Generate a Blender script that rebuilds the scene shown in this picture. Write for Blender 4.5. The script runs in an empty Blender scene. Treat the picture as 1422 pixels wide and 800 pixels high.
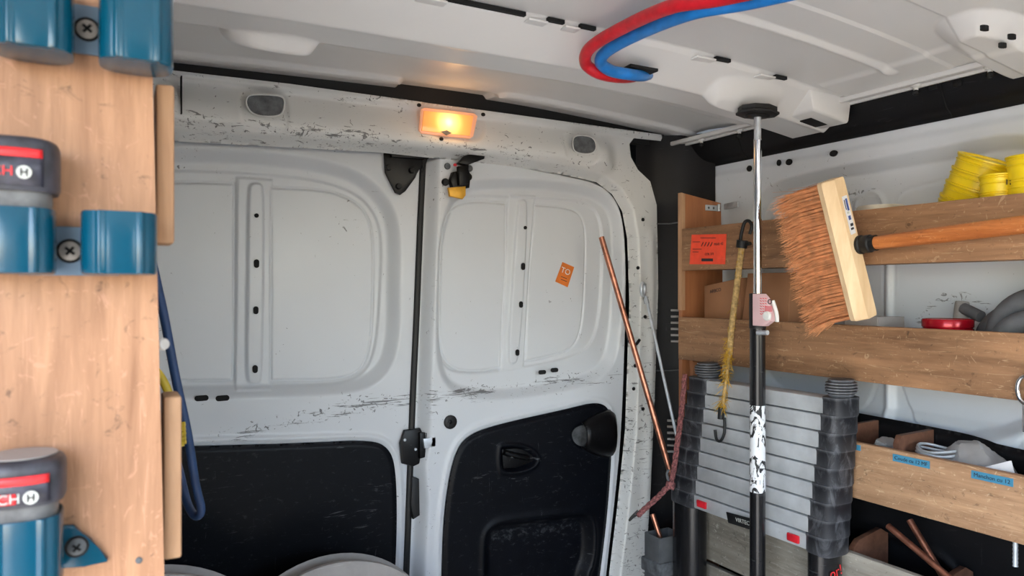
import bpy, bmesh, math, random
import numpy as np
from mathutils import Vector, Matrix, Quaternion
random.seed(7); np.random.seed(7)
D = bpy.data; SC = bpy.context.scene; COL = SC.collection
R = math.radians
# ------------------------------------------------------------------ camera
F = 1027.0; CX = 711.0; HY = 402.0; YAW = R(28.65)
S_, C_ = math.sin(YAW), math.cos(YAW)
cd = D.cameras.new('camera'); cam = D.objects.new('camera', cd); COL.objects.link(cam)
cam.location = (0, 0, 0); cam.rotation_euler = (R(90), 0, -YAW)
cd.sensor_width = 36; cd.lens = F/1422*36; cd.shift_y = (HY-400)/1422
cd.clip_start = .02; cd.clip_end = 200
cd.dof.use_dof = True; cd.dof.focus_distance = 1.55; cd.dof.aperture_fstop = 11
SC.camera = cam
# ------------------------------------------------------------------ sky, light, exposure
w = D.worlds.new('world'); SC.world = w; w.use_nodes = True
nt = w.node_tree; bg = nt.nodes['Background']
sky = nt.nodes.new('ShaderNodeTexSky'); sky.sky_type = 'NISHITA'; sky.sun_disc = False
sky.sun_elevation = R(50); sky.sun_rotation = R(200); sky.air_density = 1.0; sky.dust_density = 1.2; sky.ozone_density = 1.0
nt.links.new(sky.outputs[0], bg.inputs[0]); bg.inputs[1].default_value = 0.62
sl = D.lights.new('sun', 'SUN'); sl.energy = 8.5; sl.angle = R(1); sl.color = (1, .97, .93)
so = D.objects.new('sun', sl); COL.objects.link(so); so.rotation_euler = Vector((.46, .12, -.88)).to_track_quat('-Z', 'Y').to_euler()
def portal(name, loc, rot, sx, sy):
    l = D.lights.new(name, 'AREA'); l.shape = 'RECTANGLE'; l.size = sx; l.size_y = sy
    l.cycles.is_portal = True
    o = D.objects.new(name, l); COL.objects.link(o); o.location = loc; o.rotation_euler = rot
portal('side_door_daylight', (-.32, -.36, -.30), (0, R(-90), 0), 1.3, 1.5)
portal('cab_daylight', (.92, -1.2, .11), (R(90), 0, 0), .9, .6)
SC.view_settings.view_transform = 'Standard'; SC.view_settings.look = 'None'
SC.view_settings.gamma = 1; SC.view_settings.use_curve_mapping = False
SC.view_settings.exposure = 1.32
SC.cycles.max_bounces = 10; SC.cycles.diffuse_bounces = 7; SC.cycles.glossy_bounces = 4
SC.cycles.sample_clamp_indirect = 6; SC.cycles.caustics_reflective = False; SC.cycles.caustics_refractive = False
# ------------------------------------------------------------------ pixel -> point on a real plane
def rr(px):
    u = (px-CX)/F; return S_+C_*u, C_-S_*u
def PT(px, py, t): a, b = rr(px); return Vector((a*t, b*t, (HY-py)/F*t))
def PY(px, py, Y): return PT(px, py, Y/rr(px)[1])
def PX(px, py, X): return PT(px, py, X/rr(px)[0])
def PZ(px, py, Z): return PT(px, py, Z*F/(HY-py))
# ------------------------------------------------------------------ materials
def lin(c): return tuple(((x/255)/12.92 if x/255 <= .04045 else ((x/255+.055)/1.055)**2.4) for x in c)+(1,)
def newmat(name):
    m = D.materials.new(name); m.use_nodes = True
    return m, m.node_tree, m.node_tree.nodes['Principled BSDF']
def N(t, kind, **kw):
    n = t.nodes.new(kind)
    for k, v in kw.items():
        if k in n.inputs: n.inputs[k].default_value = v
        else: setattr(n, k, v)
    return n
def coords(t, scale):
    tc = N(t, 'ShaderNodeTexCoord'); mp = N(t, 'ShaderNodeMapping'); mp.inputs['Scale'].default_value = scale
    t.links.new(tc.outputs['Object'], mp.inputs[0]); return mp.outputs[0]
def ramp(t, src, stops):
    r = N(t, 'ShaderNodeValToRGB'); cr = r.color_ramp
    while len(cr.elements) < len(stops): cr.elements.new(.5)
    for e, (p, c) in zip(cr.elements, stops): e.position = p; e.color = c if len(c) == 4 else tuple(c)+(1,)
    t.links.new(src, r.inputs[0]); return r.outputs[0]
def noise(t, scale, sc=1.0, detail=4, rough=.55, dist=0):
    n = N(t, 'ShaderNodeTexNoise'); n.inputs['Scale'].default_value = sc; n.inputs['Detail'].default_value = detail
    n.inputs['Roughness'].default_value = rough; n.inputs['Distortion'].default_value = dist
    t.links.new(coords(t, scale), n.inputs['Vector']); return n.outputs['Fac']
def mixc(t, fac, a, b):
    m = N(t, 'ShaderNodeMix', data_type='RGBA')
    for v, i in ((a, 6), (b, 7)):
        if hasattr(v, 'links'): t.links.new(v, m.inputs[i])
        else: m.inputs[i].default_value = v
    if hasattr(fac, 'links'): t.links.new(fac, m.inputs[0])
    else: m.inputs[0].default_value = fac
    return m.outputs[2]
def mth(t, op, a, b=0.0):
    m = N(t, 'ShaderNodeMath', operation=op)
    for v, i in ((a, 0), (b, 1)):
        if hasattr(v, 'links'): t.links.new(v, m.inputs[i])
        else: m.inputs[i].default_value = v
    return m.outputs[0]
BW = [(0, (0, 0, 0)), (1, (1, 1, 1))]
def bumpit(t, b, src, st=.2, d=.001):
    n = N(t, 'ShaderNodeBump'); n.inputs['Strength'].default_value = st; n.inputs['Distance'].default_value = d
    t.links.new(src, n.inputs['Height']); t.links.new(n.outputs[0], b.inputs['Normal'])
def plain(name, c, rough=.5, metal=0.0, var=.12, vs=30, bump=0.0, scratch=None, rub=False, **kw):
    m, t, b = newmat(name); c = lin(c)
    b.inputs['Roughness'].default_value = rough; b.inputs['Metallic'].default_value = metal
    f = noise(t, (1, 1, 1), vs, 5)
    dark = tuple(x*(1-2*var) for x in c[:3])+(1,); lite = tuple(min(1, x*(1+var)) for x in c[:3])+(1,)
    col = ramp(t, f, [(.3, dark), (.7, lite)])
    if scratch:
        sc, amt = scratch
        f2 = noise(t, (14, 14, 90), 1, 6, .7, 1.5); f3 = noise(t, (60, 60, 9), 1, 5, .7, 1.2); f4 = noise(t, (1, 1, 1), 5, 3)
        k = mth(t, 'MULTIPLY', mth(t, 'MAXIMUM', ramp(t, f2, [(.62, (0,)*3), (.70, (1,)*3)]), ramp(t, f3, [(.65, (0,)*3), (.72, (1,)*3)])), ramp(t, f4, [(.4, (0,)*3), (.65, (1,)*3)]))
        col = mixc(t, mth(t, 'MULTIPLY', k, amt), col, lin(sc))
    if rub:
        at = N(t, 'ShaderNodeAttribute', attribute_name='wear').outputs['Fac']; rn = noise(t, (70, 70, 110), 1, 6, .7, .3)
        col = mixc(t, mth(t, 'MULTIPLY', ramp(t, mth(t, 'ADD', rn, mth(t, 'MULTIPLY', at, .38)), [(.60, (0,)*3), (1.05, (1,)*3)]), .75), col, lin((96, 98, 101)))
    t.links.new(col, b.inputs['Base Color'])
    if bump: bumpit(t, b, noise(t, (1, 1, 1), vs*6, 4), bump, .0006)
    for k, v in kw.items(): b.inputs[k.replace('_', ' ')].default_value = v
    return m
def paint(name, c, scuff=1.0, rough=.32, sv=(9, 9, 130), bias=0.0):
    # sheet-steel enamel with grime and dark scuffs; the float attribute "wear" says where it has been rubbed
    m, t, b = newmat(name); c = lin(c)
    g = noise(t, (1, 1, 1), 3.5, 3, .5)
    col = ramp(t, g, [(.3, tuple(x*.95 for x in c[:3])), (.65, c)])
    at = N(t, 'ShaderNodeAttribute', attribute_name='wear').outputs['Fac']
    f1 = noise(t, sv, 1, 7, .72, .8); f2 = noise(t, (60, 60, 60), 1, 3, .6, 2.0); patch = noise(t, (1, 1, 1), 6, 3)
    th1 = mth(t, 'ADD', f1, mth(t, 'ADD', mth(t, 'MULTIPLY', at, .16), mth(t, 'MULTIPLY', patch, .16)))
    th2 = mth(t, 'ADD', f2, mth(t, 'ADD', mth(t, 'MULTIPLY', at, .12), mth(t, 'MULTIPLY', patch, .16)))
    k = mth(t, 'MAXIMUM', ramp(t, th1, [(.80+bias, (0,)*3), (.83+bias, (1,)*3)]), ramp(t, th2, [(.81+bias*.5, (0,)*3), (.84+bias*.5, (1,)*3)]))
    if bias: k = ramp(t, th1, [(.80+bias, (0,)*3), (.83+bias, (1,)*3)])
    k = mth(t, 'MULTIPLY', k, min(1, .8*scuff))
    col = mixc(t, k, col, lin((62, 60, 62)))
    t.links.new(col, b.inputs['Base Color'])
    rg = ramp(t, noise(t, (1, 1, 1), 5, 2), [(.25, (rough,)*3), (.8, (rough*1.25,)*3)])
    t.links.new(rg, b.inputs['Roughness'])
    bumpit(t, b, noise(t, (1, 1, 1), 160, 2), .05, .0004)
    return m
def wood(name, c1, c2, axis, rough=.6, fine=1.0, speck=None):
    m, t, b = newmat(name)
    s = [70*fine]*3; s['XYZ'.index(axis)] = 5*fine
    s2 = [16*fine]*3; s2['XYZ'.index(axis)] = 2.2*fine
    f = noise(t, tuple(s), 1, 7, .65, .6); f2 = noise(t, tuple(s2), 1, 4, .6, 1.2)
    col = ramp(t, mth(t, 'ADD', mth(t, 'MULTIPLY', f, .5), mth(t, 'MULTIPLY', f2, .5)), [(.32, lin(c1)), (.66, lin(c2))])
    gr = noise(t, (1, 1, 1), 4, 5)
    col = mixc(t, mth(t, 'MULTIPLY', ramp(t, gr, [(.45, (0,)*3), (.75, (1,)*3)]), .35), col, lin(tuple(x*.72 for x in c1)))
    if speck:
        sp = noise(t, tuple(x*1.6 for x in (s if axis != 'Q' else s)), 1, 3, .7, 2.5)
        col = mixc(t, mth(t, 'MULTIPLY', ramp(t, sp, [(.60, (0,)*3), (.70, (1,)*3)]), .55), col, lin(speck))
        sp = noise(t, (45, 45, 45), 1, 3, .7, 3.0)
        col = mixc(t, mth(t, 'MULTIPLY', ramp(t, sp, [(.62, (0,)*3), (.68, (1,)*3)]), .5), col, lin(speck))
        sp = noise(t, (38, 30, 47), 1, 5, .7, 2.0)
        col = mixc(t, mth(t, 'MULTIPLY', ramp(t, sp, [(.60, (0,)*3), (.70, (1,)*3)]), .6), col, lin(tuple(x*.45 for x in c1)))
    t.links.new(col, b.inputs['Base Color']); b.inputs['Roughness'].default_value = rough
    bumpit(t, b, f, .25, .0006)
    return m
def emis(name, c, st):
    m, t, b = newmat(name); b.inputs['Emission Color'].default_value = c; b.inputs['Emission Strength'].default_value = st
    b.inputs['Base Color'].default_value = c; return m
M = {}
M['door'] = paint('white enamel doors', (204, 208, 212))
M['frame'] = paint('white enamel frame', (212, 213, 211), 1.0, .32, (24, 24, 120))
M['roof'] = paint('white enamel roof', (222, 221, 219), .8, .28, (30, 150, 30), .02)
M['side'] = paint('white enamel side wall', (216, 221, 227), .8)
M['hole'] = plain('dark hole', (12, 12, 13), .9)  # near-black fill, the shade inside holes and slots put into the colour
M['cavity'] = plain('grey cavity', (92, 95, 98), .7, vs=60, var=.3)
M['rubber'] = plain('black rubber', (11, 11, 12), .55)
M['blackpl'] = plain('black plastic', (9, 9, 11), .36, scratch=((110, 110, 112), .5), Specular_IOR_Level=.25)
M['liner'] = plain('black door liner', (7, 9, 15), .42, scratch=((105, 107, 110), .6), bump=.15, rub=True, Specular_IOR_Level=.14)
M['linergrey'] = plain('rubbed grey liner', (84, 86, 88), .6, var=.35, vs=45)
M['trimblk'] = plain('black corner trim', (14, 14, 17), .5, scratch=((80, 80, 84), .45), Specular_IOR_Level=.3)
M['ply_near'] = wood('varnished plywood', (136, 92, 62), (192, 144, 108), 'Z', .5, 1.6, (196, 146, 116))
M['ply_end'] = wood('plywood edge', (150, 108, 76), (206, 166, 128), 'Z', .65, 1.2)
M['shelf'] = wood('worn shelf board', (108, 76, 50), (182, 136, 98), 'Y', .65, 1, (206, 172, 134))
M['shelf_lt'] = wood('pale chipboard', (140, 102, 72), (204, 162, 124), 'Y', .65, 1.2, (226, 198, 162))
M['shelf_grey'] = wood('weathered grey board', (112, 104, 92), (184, 176, 162), 'Y', .75, .8, (205, 198, 186))
M['panel_br'] = wood('brown ply panel', (140, 86, 52), (176, 116, 74), 'Z', .55, .7)
M['divider'] = wood('dark wood divider', (86, 56, 42), (126, 86, 66), 'Y', .6, 1)
M['blue'] = plain('petrol blue plastic', (4, 68, 90), .2, var=.05, vs=12)
M['bluegrey'] = plain('grey blue plate', (96, 120, 142), .4, var=.05)
M['screwm'] = plain('dull screw head', (168, 162, 156), .45, .2, var=.1); M['steel'] = plain('zinc steel', (200, 206, 212), .42, .45, var=.1, vs=60)
M['chrome'] = plain('chromed tube', (225, 226, 228), .08, 1.0, var=.03)
M['copper'] = plain('copper tube', (190, 128, 104), .34, .85, var=.25, vs=40)
m, t, b = newmat('dusty black collar'); geo = N(t, 'ShaderNodeNewGeometry')
pk_ = ramp(t, geo.outputs['Pointiness'], [(.515, (0,)*3), (.60, (1,)*3)]); dn = ramp(t, noise(t, (50, 50, 22), 1, 6, .7, .8), [(.5, (0,)*3), (.72, (1,)*3)])
t.links.new(mixc(t, mth(t, 'MINIMUM', mth(t, 'ADD', mth(t, 'MULTIPLY', pk_, .5), mth(t, 'MULTIPLY', dn, .5)), .8), lin((26, 27, 31)), lin((122, 123, 127))), b.inputs['Base Color'])
b.inputs['Roughness'].default_value = .48; b.inputs['Specular IOR Level'].default_value = .3; M['ladblk'] = m
M['alu'] = plain('brushed aluminium', (196, 199, 201), .48, .35, var=.13, vs=14, scratch=((96, 94, 92), .5))
M['red'] = plain('red plastic', (206, 34, 46), .35)
M['redband'] = plain('red stripe', (232, 44, 48), .4)
M['batt'] = plain('dusty black battery', (62, 62, 70), .45, var=.3, vs=80, scratch=((150, 148, 144), .5))
M['battgrey'] = plain('grey battery neck', (104, 104, 104), .5, var=.3, vs=70)
M['lettergrey'] = plain('pale print', (196, 198, 190), .5)
M['white'] = plain('white plastic', (226, 226, 222), .4)
M['yellow'] = plain('yellow plastic', (236, 206, 22), .35, var=.06, scratch=((150, 125, 20), .5))
M['yellowd'] = plain('yellow cord plastic', (196, 170, 50), .5)
M['tub'] = plain('yellowed white plastic', (214, 204, 186), .5); M['gold'] = plain('gold tab', (216, 162, 52), .4, .3)
M['bluehose'] = plain('blue rubber hose', (32, 62, 104), .5, var=.15)
M['tubered'] = plain('red water tube', (206, 30, 44), .35, var=.12, vs=50, scratch=((238, 130, 135), .5))
M['tubeblue'] = plain('blue water tube', (32, 124, 204), .35, var=.12, vs=50)
M['broomwood'] = wood('raw beech block', (214, 178, 132), (240, 212, 172), 'Z', .6, 1)
M['handle'] = wood('varnished handle', (140, 66, 26), (222, 138, 74), 'Y', .4, 1.6, (232, 170, 116))
M['bristle'] = plain('coconut bristle', (226, 156, 106), .75, var=.2, vs=70)
M['greyrubber'] = plain('grey rubber', (84, 86, 88), .55, var=.15)
M['paper'] = plain('paper label', (226, 226, 228), .6, var=.03)
M['ink'] = plain('dark ink', (40, 38, 44), .7)
M['inkblue'] = plain('blue ink', (60, 84, 150), .6)
M['orange'] = plain('orange red sticker', (246, 78, 44), .5, var=.06, vs=60, scratch=((255, 170, 150), .5))
M['orange2'] = plain('amber sticker', (216, 116, 40), .5, var=.08)
M['tape'] = plain('blue label tape', (72, 140, 172), .4, var=.05)
M['cord'] = plain('frayed tan cord', (190, 158, 104), .85, var=.25, vs=150)
M['fray'] = plain('frayed yellow threads', (204, 158, 44), .85, var=.2)
M['pinkrope'] = plain('faded pink rope', (138, 84, 82), .85, var=.4, vs=220)
M['card'] = plain('cardboard', (158, 112, 78), .75, var=.08, vs=8)
M['cardp'] = plain('white card', (232, 232, 236), .6, var=.02)
M['redlid'] = plain('red metal lid', (168, 16, 34), .22, .25, var=.08)
M['foam'] = plain('grey foam hose', (98, 99, 102), .85, var=.14, vs=30)
M['drum'] = plain('scuffed grey drum', (158, 154, 150), .55, var=.14, vs=12, scratch=((205, 200, 195), .7))
M['pink'] = plain('pink label', (226, 190, 192), .5, var=.04)
M['pinkd'] = plain('pink print', (214, 130, 134), .5)
M['blkpaint'] = plain('black lacquered tube', (20, 20, 22), .25, var=.2, vs=60, scratch=((150, 150, 150), .35))
M['floorm'] = plain('pale worn floor', (176, 170, 160), .6, var=.2, vs=6)
M['groundm'] = plain('pale concrete', (176, 170, 160), .9, var=.08, vs=2)
M['cabblack'] = plain('cab trim', (60, 60, 62), .6)
# white flaking paint over black on the prop
m, t, b = newmat('flaking white paint'); f = noise(t, (60, 60, 34), 1, 4, .6, 1.0)
t.links.new(ramp(t, f, [(.44, lin((16, 16, 18))), (.47, lin((226, 228, 230)))]), b.inputs['Base Color']); b.inputs['Roughness'].default_value = .5; M['flake'] = m
# translucent bag
m, t, b = newmat('cloudy plastic bag'); b.inputs['Base Color'].default_value = lin((186, 182, 180)); b.inputs['Roughness'].default_value = .3
b.inputs['Alpha'].default_value = .62; bumpit(t, b, noise(t, (1, 1, 1), 60, 4), .5, .003); M['bag'] = m
# lamp
m, t, b = newmat('amber lit lens')
tc = N(t, 'ShaderNodeTexCoord'); gd = N(t, 'ShaderNodeVectorMath', operation='LENGTH'); t.links.new(tc.outputs['Object'], gd.inputs[0])
e = ramp(t, mth(t, 'MULTIPLY', gd.outputs['Value'], 16.0), [(.0, (1, .86, .55)), (.22, (1, .66, .24)), (.6, (1, .44, .09)), (1, (.95, .36, .10))])
s = ramp(t, mth(t, 'MULTIPLY', gd.outputs['Value'], 16.0), [(.0, (1, 1, 1)), (.25, (.40,)*3), (.6, (.16,)*3), (1, (.11,)*3)])
t.links.new(e, b.inputs['Emission Color']); t.links.new(mth(t, 'MULTIPLY', s, 1.7), b.inputs['Emission Strength'])
b.inputs['Base Color'].default_value = (.8, .35, .1, 1); b.inputs['Roughness'].default_value = .15; M['lens'] = m
m, t, b = newmat('amber lens rim'); b.inputs['Base Color'].default_value = lin((232, 168, 140)); b.inputs['Emission Color'].default_value = (1, .42, .18, 1); b.inputs['Emission Strength'].default_value = .12; b.inputs['Roughness'].default_value = .25; M['lensrim'] = m
# ------------------------------------------------------------------ objects
ORG = {}
def tag(o, label=None, cat=None, group=None, kind=None):
    if label: o['label'] = label
    if cat: o['category'] = cat
    if group: o['group'] = group
    if kind: o['kind'] = kind
    return o
def thing(name, loc, label, cat, group=None):
    o = D.objects.new(name, None); COL.objects.link(o); o.location = loc; o.empty_display_size = .05
    ORG[o.name] = Vector(loc); return tag(o, label, cat, group)
def put(me, name, parent=None, **kw):
    o = D.objects.new(name, me); COL.objects.link(o)
    if parent is not None: o.parent = parent; ORG[o.name] = ORG[parent.name]
    else: ORG[o.name] = Vector((0, 0, 0))
    return tag(o, **kw)
class MB:
    def __init__(s): s.bm = bmesh.new(); s.sm = True
    def faces(s, vs, fs, smooth=True):
        v = [s.bm.verts.new(p) for p in vs]
        for f in fs:
            try: q = s.bm.faces.new([v[i] for i in f]); q.smooth = smooth
            except ValueError: pass
        return v
    def hexa(s, p, bev=0):      # 8 corners: bottom loop then top loop
        b2 = bmesh.new(); v = [b2.verts.new(x) for x in p]
        for f in ((3, 2, 1, 0), (4, 5, 6, 7), (0, 1, 5, 4), (1, 2, 6, 5), (2, 3, 7, 6), (3, 0, 4, 7)): b2.faces.new([v[i] for i in f])
        if bev: bmesh.ops.bevel(b2, geom=list(b2.edges), offset=bev, segments=2, affect='EDGES', profile=.5)
        s.merge(b2); return s
    def merge(s, b2):
        b2.verts.index_update(); nv = [s.bm.verts.new(v.co) for v in b2.verts]
        for f in b2.faces:
            q = s.bm.faces.new([nv[v.index] for v in f.verts]); q.smooth = False
        b2.free()
    def box(s, c, h, rot=None, bev=0):
        c = Vector(c); m = rot or Matrix.Identity(3)
        p = [c + m @ Vector((h[0]*a, h[1]*b_, h[2]*z)) for z in (-1, 1) for a, b_ in ((-1, -1), (1, -1), (1, 1), (-1, 1))]
        return s.hexa(p, bev)
    def tube(s, pts, r, seg=10, caps=True, closed=False, flat=None):
        pts = [Vector(p) for p in pts]; n = len(pts); rs = r if hasattr(r, '__len__') else [r]*n
        tang = [(pts[(i+1) % n if closed else min(i+1, n-1)]-pts[(i-1) % n if closed else max(i-1, 0)]).normalized() for i in range(n)]
        up = Vector((0, 0, 1)) if abs(tang[0].z) < .9 else Vector((1, 0, 0))
        nrm = (up-tang[0]*up.dot(tang[0])).normalized(); vs = []
        for i in range(n):
            if i: nrm = tang[i-1].rotation_difference(tang[i]) @ nrm; nrm = (nrm-tang[i]*nrm.dot(tang[i])).normalized()
            bi = tang[i].cross(nrm)
            for k in range(seg):
                a = 2*math.pi*k/seg; vs.append(pts[i]+nrm*math.cos(a)*rs[i]+bi*math.sin(a)*rs[i]*(flat or 1))
        fs = []
        for i in range(n if closed else n-1):
            for k in range(seg):
                j = (i+1) % n; fs.append((i*seg+k, i*seg+(k+1) % seg, j*seg+(k+1) % seg, j*seg+k))
        v = s.faces(vs, fs)
        if caps and not closed:
            for rng in (range(seg-1, -1, -1), range((n-1)*seg, n*seg)):
                q = s.bm.faces.new([v[i] for i in rng]); q.smooth = False
        return s
    def lathe(s, prof, o, ax=(0, 0, 1), seg=32, sx=1.0, sy=1.0, ref=None, arc=None):
        o = Vector(o); ax = Vector(ax).normalized(); e1 = Vector(ref) if ref else (Vector((1, 0, 0)) if abs(ax.x) < .9 else Vector((0, 1, 0)))
        e1 = (e1-ax*e1.dot(ax)).normalized(); e2 = ax.cross(e1); vs = []; n = len(prof)
        for r, h in prof:
            for k in range(seg):
                a = 2*math.pi*k/seg; vs.append(o+ax*h+(e1*math.cos(a)*sx+e2*math.sin(a)*sy)*r)
        fs = [(i*seg+k, i*seg+(k+1) % seg, (i+1)*seg+(k+1) % seg, (i+1)*seg+k) for i in range(n-1) for k in range(seg)]
        v = s.faces(vs, fs)
        for i, rng in ((0, range(seg-1, -1, -1)), (n-1, range((n-1)*seg, n*seg))):
            if prof[i][0] > 1e-6:
                try: q = s.bm.faces.new([v[j] for j in rng]); q.smooth = False
                except ValueError: pass
        return s
    def prism(s, poly, nrm, bev=0):     # planar loop of 3D points pushed along nrm
        b2 = bmesh.new(); nrm = Vector(nrm); n = len(poly)
        a = [b2.verts.new(p) for p in poly]; c = [b2.verts.new(Vector(p)+nrm) for p in poly]
        b2.faces.new(a); top = b2.faces.new(c[::-1])
        for i in range(n): b2.faces.new((a[i], c[i], c[(i+1) % n], a[(i+1) % n]))
        if bev:
            bmesh.ops.bevel(b2, geom=list(top.edges), offset=bev, segments=2, affect='EDGES', profile=.5)
        bmesh.ops.recalc_face_normals(b2, faces=list(b2.faces))
        s.merge(b2); return s
    def build(s, name, mat, parent=None, smooth_angle=40, **kw):
        bmesh.ops.remove_doubles(s.bm, verts=list(s.bm.verts), dist=1e-6)
        bmesh.ops.recalc_face_normals(s.bm, faces=list(s.bm.faces))
        if parent is not None and ORG[parent.name].length: bmesh.ops.translate(s.bm, verts=list(s.bm.verts), vec=-ORG[parent.name])
        me = D.meshes.new(name); 
        for f in s.bm.faces: f.smooth = True
        s.bm.to_mesh(me); s.bm.free(); me.materials.append(M[mat])
        me.set_sharp_from_angle(angle=R(smooth_angle))
        return put(me, name, parent, **kw)
def chaikin(p, n=3, closed=True):
    p = [Vector(x) for x in p]
    for _ in range(n):
        q = [] if closed else [p[0]]
        for i in range(len(p) if closed else len(p)-1):
            a, b_ = p[i], p[(i+1) % len(p)]; q += [a*.75+b_*.25, a*.25+b_*.75]
        if not closed: q.append(p[-1])
        p = q
    return p
def spline(p, n=8):
    p = [Vector(x) for x in p]; out = []
    for i in range(len(p)-1):
        a, b_, c, d = p[max(i-1, 0)], p[i], p[i+1], p[min(i+2, len(p)-1)]
        for k in range(n):
            u = k/n; out.append(.5*((2*b_)+(c-a)*u+(2*a-5*b_+4*c-d)*u*u+(3*b_-a-3*c+d)*u**3))
    out.append(p[-1]); return out
# ---- height fields: pressed sheet steel
def sdf(poly, U, V):
    P = np.array([(p[0], p[1]) for p in poly]); d = np.full(U.shape, 1e9); ins = np.zeros(U.shape, bool); n = len(P)
    for i in range(n):
        a, b_ = P[i], P[(i+1) % n]; e = b_-a; L = e@e
        if L < 1e-14: continue
        tt = np.clip(((U-a[0])*e[0]+(V-a[1])*e[1])/L, 0, 1)
        d = np.minimum(d, (U-a[0]-tt*e[0])**2+(V-a[1]-tt*e[1])**2)
        c1 = (a[1] > V) != (b_[1] > V)
        if abs(e[1]) > 1e-12: ins ^= c1 & (U < e[0]*(V-a[1])/e[1]+a[0])
    d = np.sqrt(d); return np.where(ins, -d, d)
def ss(x, a, b_): u = np.clip((x-a)/(b_-a), 0, 1); return u*u*(3-2*u)
def gz(x, s): return np.exp(-(x/s)**2)
def hfield(name, us, vs, func, to3d, mat, parent=None, clip=None, hole=None, wear=None, **kw):
    U, V = np.meshgrid(us, vs); cell = max(us[1]-us[0], vs[1]-vs[0])
    keep = np.ones((len(vs)-1, len(us)-1), bool)
    for poly, sign in ((clip, 1), (hole, -1)):
        if poly is None: continue
        d = sdf(poly, U, V)*sign; gy, gx = np.gradient(d, vs, us); k = np.abs(d) < cell*.75
        U = np.where(k, U-d*gx, U); V = np.where(k, V-d*gy, V); d = np.where(k, 0, d)
        keep &= (d[:-1, :-1]+d[1:, :-1]+d[:-1, 1:]+d[1:, 1:])/4 <= 1e-6
    H = func(U, V); xyz = to3d(U, V, H)
    idx = np.arange(U.size).reshape(U.shape)
    q = np.stack([idx[:-1, :-1], idx[:-1, 1:], idx[1:, 1:], idx[1:, :-1]], -1)[keep]
    used = np.unique(q); mp = np.zeros(U.size, int); mp[used] = np.arange(len(used)); q = mp[q]
    co = np.stack([c.ravel() for c in xyz], -1)[used]
    if parent is not None: co = co-np.array(ORG[parent.name])
    me = D.meshes.new(name); me.vertices.add(len(co)); me.vertices.foreach_set('co', co.astype('f').ravel())
    me.loops.add(q.size); me.loops.foreach_set('vertex_index', q.astype('i').ravel())
    me.polygons.add(len(q)); me.polygons.foreach_set('loop_start', np.arange(0, q.size, 4, dtype='i'))
    me.polygons.foreach_set('use_smooth', np.ones(len(q), bool))
    me.update(calc_edges=True); me.validate()
    if wear is not None:
        a = me.attributes.new('wear', 'FLOAT', 'POINT'); a.data.foreach_set('value', wear(U, V).ravel()[used].astype('f'))
    me.materials.append(M[mat]); return put(me, name, parent, **kw)
def face_y(Y0): return lambda U, V, H: (U, Y0-H, V)           # sheet facing the cargo space from the rear
def face_x(X0): return lambda U, V, H: (X0-H, U, V)           # sheet on the right side, U along the van
def pp(pts, Y, n=3):                                           # outline on a plane across the van
    return chaikin([(PY(x, y, Y).x, PY(x, y, Y).z) for x, y in pts], n)
def p2(pts, Y): return [(PY(x, y, Y).x, PY(x, y, Y).z) for x, y in pts]
def text(name, s, size, o, xd, yd, mat, parent, align='CENTER', ext=.0002):
    c = D.curves.new(name, 'FONT'); c.body = s; c.size = size; c.extrude = ext; c.align_x = align; c.align_y = 'CENTER'
    c.materials.append(M[mat]); ob = D.objects.new(name, c); COL.objects.link(ob)
    xd = Vector(xd).normalized(); yd = Vector(yd); yd = (yd-xd*yd.dot(xd)).normalized(); zd = xd.cross(yd)
    me = ob.to_mesh().copy(); ob.to_mesh_clear(); D.objects.remove(ob); D.curves.remove(c); me.name = name
    if not me.materials: me.materials.append(M[mat])
    ob = D.objects.new(name, me); COL.objects.link(ob)
    ob.rotation_euler = Matrix((xd, yd, zd)).transposed().to_euler(); ob.parent = parent; ob.location = Vector(o)-ORG[parent.name]
    ORG[ob.name] = ORG[parent.name]; return ob
def disc(c, n, r, h, name, mat, parent, seg=16, **kw):
    return MB().lathe([(r, 0), (r, h*.6), (r*.8, h)], c, n, seg).build(name, mat, parent, **kw)
def slot_y(px, py, wpx, hpx, Y, parent, name='slot', mat='hole', off=.0008):
    c = PY(px, py, Y); k = Y/rr(px)[1]/F; a, b_ = wpx*k/2, hpx*k/2; r_ = min(a, b_); pts = []
    for i in range(20):
        an = 2*math.pi*i/20; x, z = r_*math.cos(an), r_*math.sin(an)
        x += math.copysign(a-r_, math.cos(an)); z += math.copysign(b_-r_, math.sin(an)); pts.append((c.x+x, Y-off, c.z+z))
    return MB().prism(pts, (0, .002, 0)).build(name, mat, parent)

ZF = -.95; XL = -.20; XR = 1.355; YB = 1.56
# ================================================================== STRUCTURE
MB().box((.56, .2, ZF-.02), (.86, 1.42, .02)).build('floor', 'floorm', kind='structure')
MB().box((0, 0, -1.56), (14, 14, .02)).build('ground', 'groundm', kind='structure')
# ---- roof
def ridge(Y, a, b_, e): return ss(Y, a-e, a)*(1-ss(Y, b_, b_+e))
def roof_base(X): return .425-.115*np.maximum(0, X-.70)**2-.03*np.maximum(0, .40-X)**2
bead1 = chaikin([(-.3, 1.70), (-.3, 1.435), (.50, 1.425), (.545, 1.44), (.56, 1.70)], 2)
bead2 = chaikin([(.745, 1.70), (.75, 1.44), (.80, 1.425), (1.30, 1.425), (1.4, 1.46), (1.4, 1.70)], 2)
c0 = PZ(378, 26, .41)
pad_l = chaikin([(c0.x-.085, c0.y-.03), (c0.x+.05, c0.y-.045), (c0.x+.085, c0.y), (c0.x+.05, c0.y+.055), (c0.x-.085, c0.y+.05)], 3)
pd = PZ(1052, 150, .352)
pad_r = chaikin([(pd.x-.11, pd.y-.03), (pd.x+.06, pd.y-.04), (pd.x+.06, pd.y+.045), (pd.x-.11, pd.y+.05), (pd.x-.13, pd.y+.01)], 3)
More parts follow.
